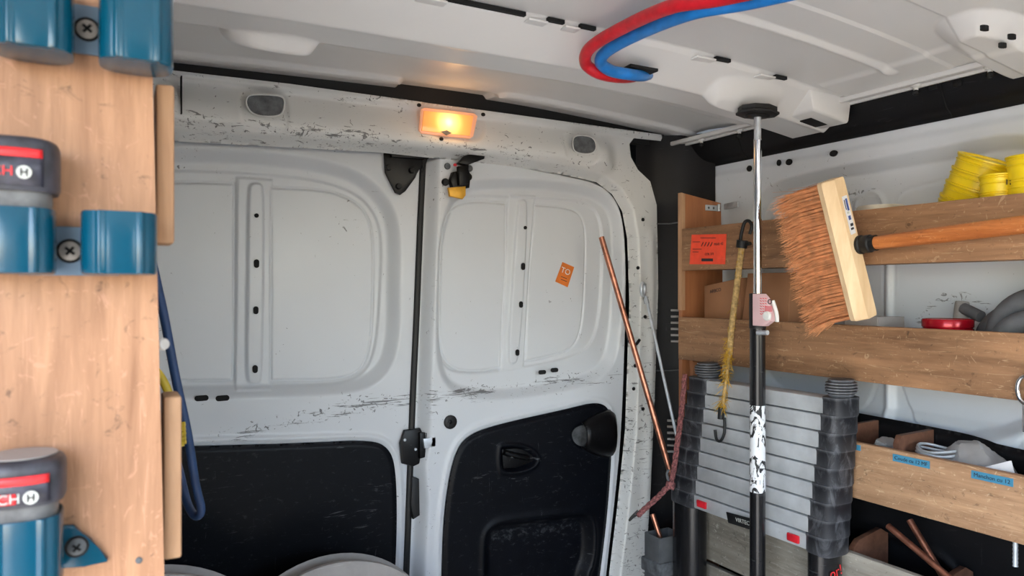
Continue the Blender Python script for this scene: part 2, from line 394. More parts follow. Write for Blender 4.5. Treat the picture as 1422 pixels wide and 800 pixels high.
c2 = PZ(1385, 42, .40)
pad_2 = chaikin([(c2.x-.10, c2.y-.06), (c2.x+.2, c2.y-.06), (c2.x+.2, c2.y+.075), (c2.x-.04, c2.y+.075), (c2.x-.11, c2.y+.03)], 3)
c3 = PZ(742, 90, .40)
pad_3 = chaikin([(c3.x-.075, c3.y-.06), (c3.x+.09, c3.y-.06), (c3.x+.075, c3.y+.045), (c3.x-.045, c3.y+.045)], 2)
def roof_h(X, Y):
    h = .038*np.clip((Y-.992)/.058, 0, 1)*np.clip((1.185-Y)/.05, 0, 1)+.0022*gz(Y-1.055, .004)                 # cross bow
    h = h+.009*ss(Y, .985, .992)*(1-ss(Y, 1.255, 1.259))
    h = h+.009*np.clip(-sdf(bead1, X, Y)/.007, 0, 1)+.009*np.clip(-sdf(bead2, X, Y)/.007, 0, 1)
    h = h+.026*ss(-sdf(pad_l, X, Y), 0, .020)+.020*ss(-sdf(pad_r, X, Y), 0, .03)
    h = np.maximum(h, .034*np.clip(-sdf(pad_3, X, Y)/.03, 0, 1))
    h = h+.028*np.clip(-sdf(pad_2, X, Y)/.032, 0, 1)
    for y0, x0 in ((.838, .60), ):                                       # pressed beads of the near panel
        h = h+.0075*np.clip(1-np.abs(Y-y0)/.012, 0, 1)*ss(X, x0, x0+.05)*(1-ss(X, 1.22, 1.25))
    h = h+.003*ss(Y, .755, .757)*ss(X, .5, .52)-.003*ss(Y, .66, .662)*ss(X, .5, .52)
    h = h+.004*ss(X, 1.20, 1.215)*(Y < .97)-.008*ss(Y, 1.455, 1.475)-ss(Y, 1.18, 1.42)*(.010*gz(X-.7, .38)+.055*np.maximum(0, X-.7)**2)
    h = h+.006*ss(Y, .30, .31)*(1-ss(Y, .50, .56))
    return h
xs = np.linspace(XL-.05, 1.325, 400)
hfield('ceiling', xs, np.linspace(.20, 1.60, 440), roof_h, lambda U, V, H: (U, V, roof_base(U)-H), 'roof', kind='structure')
ROOF = D.objects['ceiling']
hfield('front_roof_panel', np.linspace(XL-.05, 1.325, 30), np.linspace(-1.2, .20, 10), lambda U, V: 0*U, lambda U, V, H: (U, V, roof_base(U)), 'roof', ROOF)
for px, py in ((727, 88), (760, 87), (742, 97)):
    c = PZ(px, py, .392); MB().lathe([(.0055, 0), (.0055, .004)], c+Vector((0, 0, -.0015)), (0, 0, 1), 14, 1.3, .9).build('hole', 'hole', ROOF)
for px, py, z in ((258, 24, .412), (378, 38, .398), (275, 12, .412), (1367, 40, .368), (1405, 52, .366), (1392, 64, .364)):
    c = PZ(px, py, z); MB().lathe([(.006, 0), (.006, .006)], c+Vector((0, 0, -.002)), (0, 0, 1), 14, 1.4, .7).build('hole', 'hole', ROOF)
for a, b_ in ((.43, .56), (.60, .63), (.66, .69), (.95, .985), (1.10, 1.13)):      # slits between skin and cross bow
    zz = float(roof_base(np.array((a+b_)/2)))
    MB().box(((a+b_)/2, .9835, zz-.0045), ((b_-a)/2, .0035, .003)).build('slit', 'hole', ROOF)
for a, b_ in ((.385, .43), (.565, .60), (.632, .66), (.695, .74), (.905, .95), (1.06, 1.10)):  # flanges of the bow
    zz = float(roof_base(np.array((a+b_)/2)))
    MB().box(((a+b_)/2, .992, zz-.0105), ((b_-a)/2, .012, .0018), bev=.001).build('flange', 'roof', ROOF)
# ---- rear frame: header beam and pillar pressed from one sheet
YF = 1.50
outer = p2([(-160, 52), (120, 86), (400, 118), (915, 188), (917, 196), (880, 192), (874, 200), (876, 218), (886, 236), (903, 252), (912, 285), (914, 400), (908, 560), (902, 680), (893, 800), (880, 960), (600, 1300), (100, 1300)], YF)
inner = p2([(60, 180), (240, 192), (400, 201), (530, 209), (690, 226), (790, 240), (838, 251), (860, 268), (874, 292), (881, 330), (884, 420), (878, 600), (868, 700), (856, 800), (842, 960), (500, 1400), (60, 1400)], YF)
hz = pp([(338, 150), (340, 137), (352, 135), (380, 136), (392, 140), (391, 155), (385, 166), (350, 165)], YF)
hz2 = pp([(787, 204), (788, 192), (800, 190), (815, 193), (820, 202), (819, 213), (808, 217), (790, 214)], YF)
hzo = pp([(328, 150), (330, 128), (352, 126), (385, 127), (400, 131), (400, 170), (396, 190), (332, 186)], YF)
hz2o = pp([(776, 204), (778, 184), (800, 182), (820, 185), (827, 196), (826, 222), (818, 234), (778, 226)], YF)
lampo = pp([(575, 168), (580, 140), (600, 142), (660, 152), (676, 158), (672, 190), (655, 205), (590, 196)], YF)
def frame_h(X, Z):
    top = .398-(X-.2)*.004
    d = sdf(inner, X, Z); f = top-Z
    h = .010*ss(f, .012, .0)+.026*ss(f, .004, .075)*(1-ss(f, .078, .115))*ss(-(X-1.12), 0, .05)   # rolled lip, bulging face, undercut
    h = h-.030*ss(-d*-1, .016, .0)                    # returns at the door opening
    for po in (hzo, hz2o): h = h-.0035*ss(-sdf(po, X, Z), 0, .006)
    h = h-.006*ss(-sdf(lampo, X, Z), 0, .012)
    h = h+.006*gz(X-1.228+.04*np.maximum(0, -.2-Z)*1.0, .013)*ss(-(Z-.17), 0, .05)
    return h
def frame_wear(X, Z):
    return .5+.6*gz(Z-.312, .02)*(.4+.6*gz(X-.36, .25))+.3*ss(X, 1.05, 1.15)*ss(-Z, -.25, .3)
us = np.linspace(-.22, 1.27, 520); vs = np.linspace(ZF, .405, 470)
FR = hfield('wall_back', us, vs, frame_h, face_y(YF), 'frame', clip=outer, hole=inner, wear=frame_wear, kind='structure')
YH = YF-.026
def cavity(poly, Yc, name):
    c = sum((Vector((p[0], p[1], 0)) for p in poly), Vector())/len(poly)
    b = MB().prism([(p[0], Yc, p[1]) for p in poly], (0, .003, 0)); return b.build(name, 'cavity', FR)
# oblong openings: flat plates, shade of the wells put into their grey, rolled rim
for poly, Yc in ((hz, YH+.0015), (hz2, YH+.0015)):
    o_ = MB(); o_.prism([(p[0], Yc, p[1]) for p in poly], (0, .004, 0)).build('oblong_opening', 'cavity', FR)
    o_ = MB(); o_.tube([(p[0], Yc-.0005, p[1]) for p in poly[::2]], .0016, 8, closed=True).build('opening_rim', 'frame', FR)
for px, py in ((613, 193), (582, 146), (671, 159)): slot_y(px, py, 6, 5, YH-.001, FR, 'screw_hole')
for px, py in ((893, 305), (886, 372), (882, 508), (880, 540), (896, 440), (893, 568)): slot_y(px, py, 5, 5, YF-.002, FR, 'screw_hole')
MB().box((.52, 1.522, .42), (.76, .012, .045)).build('roof_gap_seal', 'rubber', FR)
MB().box((.55, 1.615, -.25), (.85, .01, .75)).build('light_leak_cover', 'rubber', FR)  # unseen panel added behind the doors to stop light leaking through gaps
MB().tube(spline([PY(872, 462, YF-.004), PY(874, 474, YF-.012), PY(882, 479, YF-.014), PY(888, 472, YF-.008)], 5), .004, 8).build('clip', 'rubber', FR)
# seam near the left end of the header
MB().box((PY(252, 150, YH).x, YH+.006, .355), (.0012, .008, .035)).build('seam', 'hole', FR)
# ---- left leaf
YL = 1.555
lo = [(-200, 225), (60, 212), (240, 206), (360, 209), (465, 224), (512, 245), (545, 280), (557, 320), (556, 400), (555, 470), (545, 512), (515, 540), (470, 549), (330, 552), (100, 560), (-200, 560)]
l2 = [(-200, 245), (60, 234), (240, 230), (390, 238), (455, 247), (505, 266), (530, 296), (538, 330), (536, 400), (532, 470), (520, 515), (490, 535), (440, 541), (240, 545), (-200, 550)]
lpa = [(60, 260), (240, 249), (329, 252), (329, 252), (329, 253), (329, 300), (328, 500), (327, 531), (327, 531), (326, 531), (200, 532), (60, 532)]
lpb = [(381, 259), (381, 258), (381, 258), (382, 258), (430, 259), (475, 265), (510, 285), (525, 318), (525, 400), (522, 480), (510, 515), (480, 530), (381, 531), (380, 531), (380, 531), (380, 530), (380, 400)]
lpad = [(331, 242), (331, 242), (384, 246), (384, 246), (382, 400), (380, 544), (380, 544), (328, 545), (328, 545), (330, 400)]
lrib = [(345, 262), (350, 250), (366, 250), (372, 262), (371, 400), (369, 525), (364, 537), (349, 537), (342, 525), (344, 400)]
llow = [(-200, 625), (240, 620), (420, 615), (515, 610), (540, 622), (549, 650), (551, 720), (548, 800), (540, 1000), (-200, 1000)]
LO, L2, LPA, LPB, LPAD, LRIB, LLOW = (pp(x, YL) for x in (lo, l2, lpa, lpb, lpad, lrib, llow))
def left_h(X, Z):
    d = sdf(LO, X, Z); h = -.028*ss(-d, -.004, .026)
    h = h-.006*ss(-sdf(L2, X, Z), 0, .007)
    for p in (LPA, LPB): dd = sdf(p, X, Z); h = h-.004*gz(dd, .0022)+.002*ss(-dd, 0, .003)
    h = h+.005*np.clip(-sdf(LPAD, X, Z)/.004, 0, 1)+.008*ss(-sdf(LRIB, X, Z), 0, .007)
    dl = sdf(LLOW, X, Z); h = h+.004*gz(dl-.010, .006)-.020*ss(-dl, 0, .010)
    return h
def left_wear(X, Z):
    zb = -.265; return .12+1.0*gz(Z-zb+.02*np.sin(9*X), .024)*ss(X, .0, .25)+.45*gz(Z+.02, .12)*gz(X-.02, .08)+.5*gz(X-.465, .04)*gz(Z-.10, .06)
es = PY(583, 300, YL).x; eb = PY(563, 800, YL).x
def skewY(Y0, a, b_):     # leaf edge leans: the right side of the sheet follows it
    def f(U, V, H):
        return (U, Y0-H, V)
    return f
edge_l = p2([(-250, 120), (586, 180), (583, 300), (572, 560), (563, 800), (556, 960), (-250, 960)], YL)
DL = hfield('door_1', np.linspace(-.22, .64, 430), np.linspace(-.86, .34, 560), left_h, face_y(YL), 'door', clip=edge_l, wear=left_wear, kind='structure', label='left rear door leaf, grey white steel with a black lower panel')
hfield('lower_panel', np.linspace(-.22, .60, 270), np.linspace(-.86, -.28, 190), lambda X, Z: .004-.004*ss(sdf(LLOW, X, Z), -.012, 0), face_y(YL-.003), 'liner', DL, clip=LLOW, label='scratched black lower panel')
for px, py, a, b_ in ((357, 299, 6, 6), (357, 366, 7, 12), (356, 431, 7, 11), (355, 513, 7, 11)): slot_y(px, py, a, b_, YL-.008+.021, DL, 'slot', off=-.0045)
for px in (280, 309): slot_y(px, 553, 18, 8, YL, DL, 'slot', off=.001)
# upper black latch bracket
def ppoly(pts, Y): return [PY(x, y, Y) for x, y in pts]
br = MB().prism(ppoly([(532, 203), (588, 207), (586, 232), (580, 235), (576, 247), (562, 266), (555, 271), (548, 268), (534, 240)], YL-.006), (0, -.006, 0), .002)
br.prism(ppoly([(540, 204), (590, 208), (588, 222), (542, 219)], YL-.012), (0, -.010, 0), .003)
br.prism(ppoly([(590, 204), (604, 212), (592, 222), (586, 240), (584, 215)], YL-.005), (0, -.008, 0))
LB = br.build('latch_bracket', 'blackpl', DL)
for px, py in ((539, 233), (571, 237), (553, 259)): disc(PY(px, py, YL-.012), (0, -1, 0), .0066, .008, 'bolt', 'blackpl', LB)
# mid latch
br = MB().prism(ppoly([(560, 597), (582, 594), (588, 606), (587, 640), (572, 647), (557, 643), (554, 615)], YL-.004), (0, -.010, 0), .003)
br.prism(ppoly([(581, 600), (589, 600), (589, 634), (581, 636)], YL-.014), (0, -.010, 0), .002)
LT = br.build('latch', 'blackpl', DL)
for px, py in ((562, 611), (577, 624)): disc(PY(px, py, YL-.014), (0, -1, 0), .0035, .002, 'screw', 'steel', LT, 10)
MB().prism(ppoly([(586, 609), (604, 605), (604, 620), (588, 622)], YL-.022), (0, -.008, 0), .002).build('striker', 'steel', LT, label='bright steel striker')
MB().prism(ppoly([(570, 660), (580, 664), (581, 714), (572, 720), (568, 700)], YL-.006), (0, -.012, 0), .004).build('bumper', 'rubber', DL)
# seal between the leaves and around the right leaf
pts = spline([PY(588, 214, YL-.002), PY(584, 300, YL-.002), PY(578, 450, YL-.002), PY(573, 560, YL-.002), PY(566, 750, YL-.002), PY(558, 960, YL-.002)])
MB().tube(pts, .0075, 8).build('door_seal', 'rubber', DL)
# ---- right leaf
YR = 1.525
ro = [(622, 286), (630, 268), (650, 252), (690, 247), (760, 250), (815, 258), (845, 270), (862, 292), (867, 330), (866, 400), (862, 470), (852, 510), (828, 532), (780, 545), (700, 556), (640, 552), (616, 532), (606, 500), (607, 400), (609, 330)]
r2 = [(620, 295), (635, 275), (660, 267), (720, 270), (790, 273), (822, 278), (840, 292), (847, 320), (846, 400), (840, 455), (828, 485), (800, 500), (745, 512), (680, 522), (635, 522), (617, 505), (611, 470), (611, 400), (613, 330)]
rpa = [(622, 300), (640, 282), (670, 277), (711, 281), (711, 281), (711, 283), (711, 350), (705, 450), (703, 512), (703, 512), (700, 513), (670, 518), (640, 516), (622, 500), (616, 470), (615, 400), (617, 330)]
rpb = [(751, 285), (751, 283), (751, 283), (753, 283), (790, 286), (812, 292), (822, 310), (823, 350), (820, 430), (814, 470), (800, 488), (770, 497), (740, 503), (738, 503), (738, 503), (738, 501), (740, 430), (745, 350)]
rpad = [(713, 268), (713, 268), (752, 270), (752, 270), (744, 400), (736, 512), (736, 512), (700, 518), (700, 518), (706, 400)]
rrib = [(724, 282), (728, 274), (736, 274), (741, 282), (736, 400), (728, 500), (722, 508), (714, 508), (710, 500), (716, 400)]
rlow = [(611, 900), (613, 760), (618, 690), (630, 630), (648, 604), (690, 589), (790, 567), (825, 558), (843, 564), (849, 585), (848, 640), (842, 720), (832, 800), (818, 900)]
redge = [(590, 222), (600, 214), (640, 211), (700, 222), (790, 240), (832, 250), (855, 268), (868, 296), (873, 340), (874, 420), (868, 600), (858, 700), (846, 800), (832, 960), (556, 960), (567, 760), (576, 560), (587, 300)]
RO, R2, RPA, RPB, RPAD, RRIB, RLOW = (pp(x, YR) for x in (ro, r2, rpa, rpb, rpad, rrib, rlow))
REDGE = pp(redge, YR, 2)
rface = p2([(613, 100), (613, 226), (611, 300), (606, 420), (601, 560), (600, 610), (594, 650), (598, 700), (592, 800), (586, 960), (1000, 960), (1000, 100)], YR)
def right_h(X, Z):
    h = -.030*ss(sdf(rface, X, Z), 0, .028)
    d = sdf(RO, X, Z); h = h-.026*ss(-d, -.004, .024)
    h = h-.006*ss(-sdf(R2, X, Z), 0, .007)
    for p in (RPA, RPB): dd = sdf(p, X, Z); h = h-.004*gz(dd, .0022)+.002*ss(-dd, 0, .003)
    h = h+.005*np.clip(-sdf(RPAD, X, Z)/.004, 0, 1)+.007*ss(-sdf(RRIB, X, Z), 0, .006)
    dl = sdf(RLOW, X, Z); h = h+.004*gz(dl-.010, .006)-.040*ss(-dl, 0, .012)-.02*ss(sdf(REDGE, X, Z), -.012, .0)
    return h
def right_wear(X, Z):
    return .1+.9*gz(Z+.235-.05*(X-.8), .022)+.35*gz(sdf(rface, X, Z), .015)+.3*gz(Z+.5, .2)*gz(sdf(rface, X, Z)+.02, .02)
DR = hfield('door_2', np.linspace(.55, 1.27, 390), np.linspace(-.86, .34, 560), right_h, face_y(YR), 'door', clip=REDGE, wear=right_wear, kind='structure', label='right rear door leaf, white steel with a black lower panel and handle')
for px, py, a, b_ in ((731, 316, 5, 5), (728, 370, 6, 10), (725, 423, 6, 9), (720, 490, 6, 9)): slot_y(px, py, a, b_, YR+.012, DR, 'slot', off=-.004)
for px, py in ((753, 517), (770, 514)): slot_y(px, py, 12, 6, YR+.008, DR, 'slot', off=.001)
pts = spline([PY(x, y, YR+.014) for x, y in [(596, 206), (640, 203), (700, 219), (795, 238), (838, 249), (862, 268), (876, 300), (880, 345), (880, 420), (874, 600), (863, 710), (851, 800), (838, 960)]])
MB().tube([p+Vector((0, -.006, 0)) for p in pts], .0125, 10).build('door_seal', 'rubber', DR)
hp = pp([(691, 621), (694, 617), (720, 617), (738, 624), (747, 636), (740, 648), (722, 655), (693, 657), (690, 640)], YR)
pk = pp([(668, 760), (672, 735), (690, 722), (740, 716), (800, 708), (820, 714), (825, 740), (822, 780), (812, 800), (810, 880), (668, 880)], YR)
gp = pp([(788, 604), (794, 590), (812, 584), (830, 585), (830, 622), (810, 626), (794, 620)], YR)
def rl_h(X, Z):
    h = .005-.005*ss(sdf(RLOW, X, Z), -.012, 0)
    d = sdf(pk, X, Z); h = h+.004*gz(d, .008)-.022*ss(-d, 0, .03)
    d = sdf(hp, X, Z); h = h+.004*gz(d, .005)-.012*ss(-d, .003, .014)
    return h-.008*ss(-sdf(gp, X, Z), 0, .015)
RL = hfield('lower_panel', np.linspace(.58, 1.19, 240), np.linspace(-.78, -.20, 230), rl_h, face_y(YR-.003), 'liner', DR, clip=RLOW, wear=lambda X, Z: .42*ss(-sdf(pk, X, Z), .0, .05)*gz(Z+.565, .035)+.7*gz(Z+.255-.33*(X-.95), .012)*gz(X-.93, .10)+.35*gz(X-.62, .03), label='scratched black lower panel with a moulded pocket')
MB().prism(ppoly([(696, 624), (722, 622), (738, 632), (740, 640), (716, 649), (698, 650)], YR+.002), (0, -.004, 0), .001).build('handle_bezel', 'blackpl', RL)
MB().tube(spline([PY(700, 628, YR-.008), PY(718, 633, YR-.011), PY(733, 636, YR-.008)]), .007, 10, flat=1.3).build('door_handle', 'blackpl', RL)
disc(PY(711, 633, YR-.013), (0, -1, 0), .005, .003, 'lock_knob', 'cavity', RL)
slot_y(697, 659, 5, 4, YR-.004, RL, 'screw', 'gold')
# pull cup: hollow hood with its mouth to the left
hood = MB(); n1, n2 = 9, 9; vs_ = []
hoodpts = []
for i in range(n1):
    u = i/(n1-1)
    cxp = 806+u*46; half = 17+15*math.sin(min(1, u*1.25)*math.pi/2)-6*max(0, u-.85)/.15
    cyp = 604-3*u
    for j in range(n2):
        a = math.pi*j/(n2-1); out = math.sin(a)*(.030 if u < .9 else .030*(1-(u-.9)*6))
        vs_.append(PY(cxp, cyp-math.cos(a)*half, YR-.002)+Vector((0, -out, 0)))
hood.faces(vs_, [(i*n2+j, i*n2+j+1, (i+1)*n2+j+1, (i+1)*n2+j) for i in range(n1-1) for j in range(n2-1)])
ho = hood.build('pull_cup', 'blackpl', RL, 60); sm = ho.modifiers.new('thick', 'SOLIDIFY'); sm.thickness = .003
MB().prism([Vector((p[0], YR-.0015, p[1])) for p in gp], (0, -.002, 0)).build('worn_patch', 'linergrey', RL, label='grey rubbed patch at the pull cup')
disc(PY(625, 586, YR), (0, -1, 0), .0155, .006, 'grommet', 'rubber', DR, 24); disc(PY(625, 586, YR-.006), (0, -1, 0), .005, .002, 'grommet_plug', 'blackpl', DR, 12)
MB().prism(pp3 := ppoly([(591, 601), (605, 601), (605, 624), (591, 624)], YR+.012), (0, -.004, 0)).build('striker_recess', 'hole', DR)
# catch with the amber tab
ct = MB().prism(ppoly([(626, 240), (646, 236), (650, 244), (648, 262), (626, 264), (622, 252)], YR-.002), (0, -.016, 0), .002)
ct.prism(ppoly([(634, 232), (648, 230), (648, 256), (635, 258)], YR-.018), (0, -.012, 0), .002)
CT = ct.build('catch', 'blackpl', DR)
for px, py in ((618, 253), (650, 246)): disc(PY(px, py, YR-.002), (0, -1, 0), .0085, .007, 'bolt', 'blackpl', CT)
MB().prism(ppoly([(621, 261), (645, 259), (645, 272), (641, 277), (623, 273)], YR-.014), (0, -.008, 0), .002).build('tab', 'gold', CT, label='amber coloured release tab')
MB().prism(ppoly([(633, 228), (642, 218), (655, 212), (670, 213), (669, 222), (655, 227), (645, 231)], YR-.016), (0, -.016, 0), .003).build('lever', 'blackpl', CT)
slot_y(632, 229, 5, 4, YR-.020, CT, 'red_dot', 'red')
for px, py in ((621, 231), (652, 234)): disc(PY(px, py, YR), (0, -1, 0), .0075, .004, 'washer', 'cavity', CT)
# amber sticker with its two-letter mark
stc = ppoly([(781, 364), (797, 371), (788, 399), (771, 391)], YR+.0290)
STK = MB().prism(stc, (0, -.0012, 0)).build('sticker', 'orange2', DR, label='small tilted amber sticker')
xd = stc[1]-stc[0]; yd = stc[0]-stc[3]
text('lettering', 'TO', .020, PY(785.5, 377, YR+.0274), xd, yd, 'white', STK)
for k in (386, 390): MB().tube([PY(779, k-2, YR+.0276), PY(787, k+1, YR+.0276)], .0009, 5).build('print_line', 'ink', STK)
# ---- corner trim and upper trim (black plastic)
XC = PY(908, 300, 1.505).x
prof = [(XC-.05, 1.515), (XC, 1.508), (XC+.03, 1.495), (XC+.06, 1.475), (XC+.09, 1.44), (1.353, 1.40)]
b = MB(); zs = [.40, .33, .25, .15, 0, -.15, -.3, -.5, ZF]
vs_ = [(x, y, z) for z in zs for x, y in spline([(x, y, 0) for x, y in prof], 4) and [(p.x, p.y) for p in spline([(x, y, 0) for x, y in prof], 4)]]
nn = len(vs_)//len(zs)
b.faces(vs_, [(i*nn+j, i*nn+j+1, (i+1)*nn+j+1, (i+1)*nn+j) for i in range(len(zs)-1) for j in range(nn-1)])
T1 = b.build('trim_1', 'trimblk', kind='structure', label='black plastic corner trim beside the rear door frame')
for k in range(6):                                              # pale louvre slats of the vent
    MB().box(PY(937, 431+k*8.6, 1.468), (.010, .004, .0028), Matrix.Rotation(R(-40), 3, 'Z'), .001).build('vent_slat', 'drum', T1)
for k in range(6):
    MB().box(PY(933, 584+k*8.6, 1.472), (.012, .004, .0028), Matrix.Rotation(R(-40), 3, 'Z'), .001).build('vent_slat', 'drum', T1)
for z in (.17, -.21): MB().tube([(XC+.005, 1.5, z), (XC+.035, 1.484, z), (XC+.06, 1.455, z+.005)], .0018, 6).build('moulding_line', 'linergrey', T1)
prof = [(1.316, .385), (1.322, .368), (1.329, .350), (1.340, .330), (1.352, .320)]
b = MB(); prof.append((1.356, .313)); pr = spline([(a, c, 0) for a, c in prof], 4); ys = np.linspace(-1.1, 1.47, 12)
b.faces([(p.x, y, p.y) for y in ys for p in pr], [(i*len(pr)+j, i*len(pr)+j+1, (i+1)*len(pr)+j+1, (i+1)*len(pr)+j) for i in range(11) for j in range(len(pr)-1)])
T2 = b.build('trim_2', 'trimblk', kind='structure', label='long black trim between roof and right side wall')
for px, py in ((1313, 152), (1030, 205)):
    p = PX(px, py, 1.335); MB().tube([(q_.x-.001, p.y, q_.y+.0005) for q_ in pr], .0011, 6).build('joint', 'hole', T2)
for px, py in ((1272, 96), (1375, 82), (1027, 158), (974, 178)):   # white pins with black clips
    pass
# white rail along the roof edge, with hanging studs
b = MB(); b.box((1.300, .30, .3800), (.012, 1.21, .003), bev=.0015); b.box((1.314, .30, .3800), (.003, 1.21, .008), bev=.001); b.box((1.286, .30, .3785), (.004, 1.21, .0055), bev=.003)
T3 = b.build('trim_3', 'roof', kind='structure', label='white steel rail along the right roof edge')
for px, py in ((1272, 118), (1375, 95), (1027, 181), (974, 198)):
    p = PX(px, py, 1.306); p.z = .3770
    sd = MB().lathe([(.009, 0), (.009, -.004), (.004, -.006), (.004, -.010)], p, (0, 0, 1), 14).build('stud', 'white', T3)
    MB().lathe([(.003, -.010), (.006, -.013), (.006, -.017), (.003, -.020)], p, (0, 0, 1), 10).build('stud_clip', 'rubber', T3)
for px, py in ((1296, 120), (1330, 116), (1020, 190)):
    p = PX(px, py, 1.322); MB().box(p, (.002, .008, .006), bev=.001).build('clip', 'rubber', T3)
# gusset where the cross bow meets the rail
g = [PX(1128, 160, 1.20), PX(1152, 137, 1.27), PX(1170, 150, 1.31), PX(1162, 172, 1.31), PX(1100, 187, 1.26), PX(1072, 166, 1.18)]
gy = 1.02
b = MB(); b.hexa([(1.215, .99, .352), (1.315, .985, .335), (1.315, 1.13, .335), (1.215, 1.13, .350), (1.20, .985, .392), (1.318, .98, .386), (1.318, 1.16, .386), (1.20, 1.16, .392)], .006)
GU = b.build('bow_gusset', 'roof', ROOF)
MB().hexa([(1.245, 1.02, .3445), (1.295, 1.02, .3375), (1.295, 1.075, .3375), (1.245, 1.075, .3445), (1.245, 1.02, .3480), (1.295, 1.02, .342), (1.295, 1.075, .342), (1.245, 1.075, .348)], .001).build('gusset_opening', 'hole', GU)
# ---- right side wall
zr = .262
rec = [(1.31, -.30), (1.31, .12), (1.285, .20), (1.235, .245), (1.1, zr), (.80, zr+.004), (.715, zr+.008), (.665, zr-.006), (.625, .20), (.61, .10), (.61, -.30)]
rec2 = [(1.27, -.3), (1.27, .10), (1.25, .17), (1.2, .195), (.98, .20), (.955, .185), (.95, -.3)]
rec3 = [(.93, -.3), (.93, .165), (.92, .19), (.89, .2), (.69, .215), (.65, .19), (.64, .1), (.64, -.3)]
REC, REC2, REC3 = (chaikin(x, 3) for x in (rec, rec2, rec3))
def side_h(Y, Z):
    h = -.026*np.clip(-sdf(REC, Y, Z)/.024, 0, 1)-.004*ss(Z, .285, .30)
    for p in (REC2, REC3): dd = sdf(p, Y, Z); h = h-.002*gz(dd, .002)+.002*ss(-dd, 0, .003)
    h = h+.006*gz(np.hypot(Y-.985, Z-.17)-.03, .006)+.012*gz(Y-.94, .010)*(Z < .15)
    h = h+.008*ss(-(Z+.235), 0, .02)
    return h
def side_wear(Y, Z): return .1+1.0*gz(np.hypot(Y-.80, Z+.10)-.085, .012)*(Z > -.08)+.7*gz(Y-1.17, .08)*gz(Z-.14, .07)+.5*gz(Z-.2, .03)*gz(Y-1.0, .12)+.35*gz(Y-.72, .06)*gz(Z-.15, .05)
WR = hfield('wall_right', np.linspace(.3, 1.47, 330), np.linspace(-.4, .332, 220), side_h, face_x(XR), 'side', wear=side_wear, kind='structure')
MB().box((1.40, -.30, -.30), (.02, .75, .65)).build('front_side_panel', 'side', WR)
b = MB(); b.box((1.42, .2, -.3), (.02, 1.40, .75)); b.box((1.30, .2, .445), (.14, 1.40, .008)); b.build('light_leak_cover', 'side', WR)  # unseen sheets added outside the wall and roof edge to keep sky out
def hole_x(px, py, wpx, hpx, X, parent):
    c = PX(px, py, X); k = c.length/F; pts = []
    for i in range(14): a = 2*math.pi*i/14; pts.append((X, c.y+math.cos(a)*wpx*k*.8, c.z+math.sin(a)*hpx*k/2))
    MB().prism(pts, (.003, 0, 0)).build('hole', 'hole', parent)
for px, py, a, b_ in ((1157, 213, 7, 8), (1095, 225, 6, 8), (1081, 226, 4, 8), (1040, 234, 5, 8)): hole_x(px, py, a, b_, XR-.004, WR)
lin_o = [(1.47, -.95), (1.47, -.245), (1.3, -.245), (.80, -.254), (.74, -.258), (.70, -.268), (.3, -.272), (.3, -.95)]
LIN = chaikin(lin_o, 2); b1 = chaikin([(1.05, -.9), (1.05, -.50), (.93, -.47), (.80, -.48), (.77, -.52), (.77, -.68), (.82, -.72), (.82, -.9)], 3)
hfield('side_liner', np.linspace(.3, 1.46, 200), np.linspace(ZF, -.235, 130), lambda Y, Z: .012-.010*ss(sdf(LIN, Y, Z), -.012, 0)-.014*ss(-sdf(b1, Y, Z), 0, .02)+.006*gz(sdf(b1, Y, Z), .008), face_x(XR-.016), 'trimblk', WR, clip=LIN, label='black moulded liner of the lower side wall')
# ---- left wall, bulkhead
b = MB(); b.box((XL-.06, .97, -.25), (.02, .61, .70)); WL = b.build('wall_left', 'side', kind='structure')
b = MB(); b.box((XL-.06, -.30, .36), (.03, .85, .06)); b.box((XL-.06, -1.12, -.25), (.03, .06, .7)); b.build('door_opening_frame', 'side', WL)
b = MB(); b.box((.56, -1.2, -.56), (.86, .02, .39)); b.box((.10, -1.2, .13), (.40, .02, .30)); b.build('wall_front', 'cabblack', kind='structure')  # bulkhead; upper left block added out of view to darken the left leaf
# ---- interior lamp
yl = YH+.004
lc = PY(621, 171, yl); LAMP = thing('interior_lamp', lc, 'lit amber rectangular lamp set in the white header beam above the rear doors', 'lamp')
q = ppoly([(584, 152), (588, 150), (657, 158), (662, 162), (656, 190), (651, 193), (584, 186), (581, 182)], yl)
MB().prism(q, (0, -.006, 0), .002).build('lamp_housing', 'lensrim', LAMP)
q = ppoly([(588, 154), (657, 161), (652, 189), (585, 182)], yl-.0062)
MB().prism(q, (0, -.004, 0), .002).build('lamp_lens', 'lens', LAMP)
MB().prism(ppoly([(612, 183), (620, 181), (627, 185), (620, 188)], yl-.0102), (0, -.002, 0)).build('lens_clip', 'cavity', LAMP)
pl = D.lights.new('bulb_glow', 'POINT'); pl.energy = .05; pl.color = (1, .55, .2); pl.shadow_soft_size = .02
po = D.objects.new('bulb_glow', pl); COL.objects.link(po); po.parent = LAMP; po.location = (0, -.04, 0)
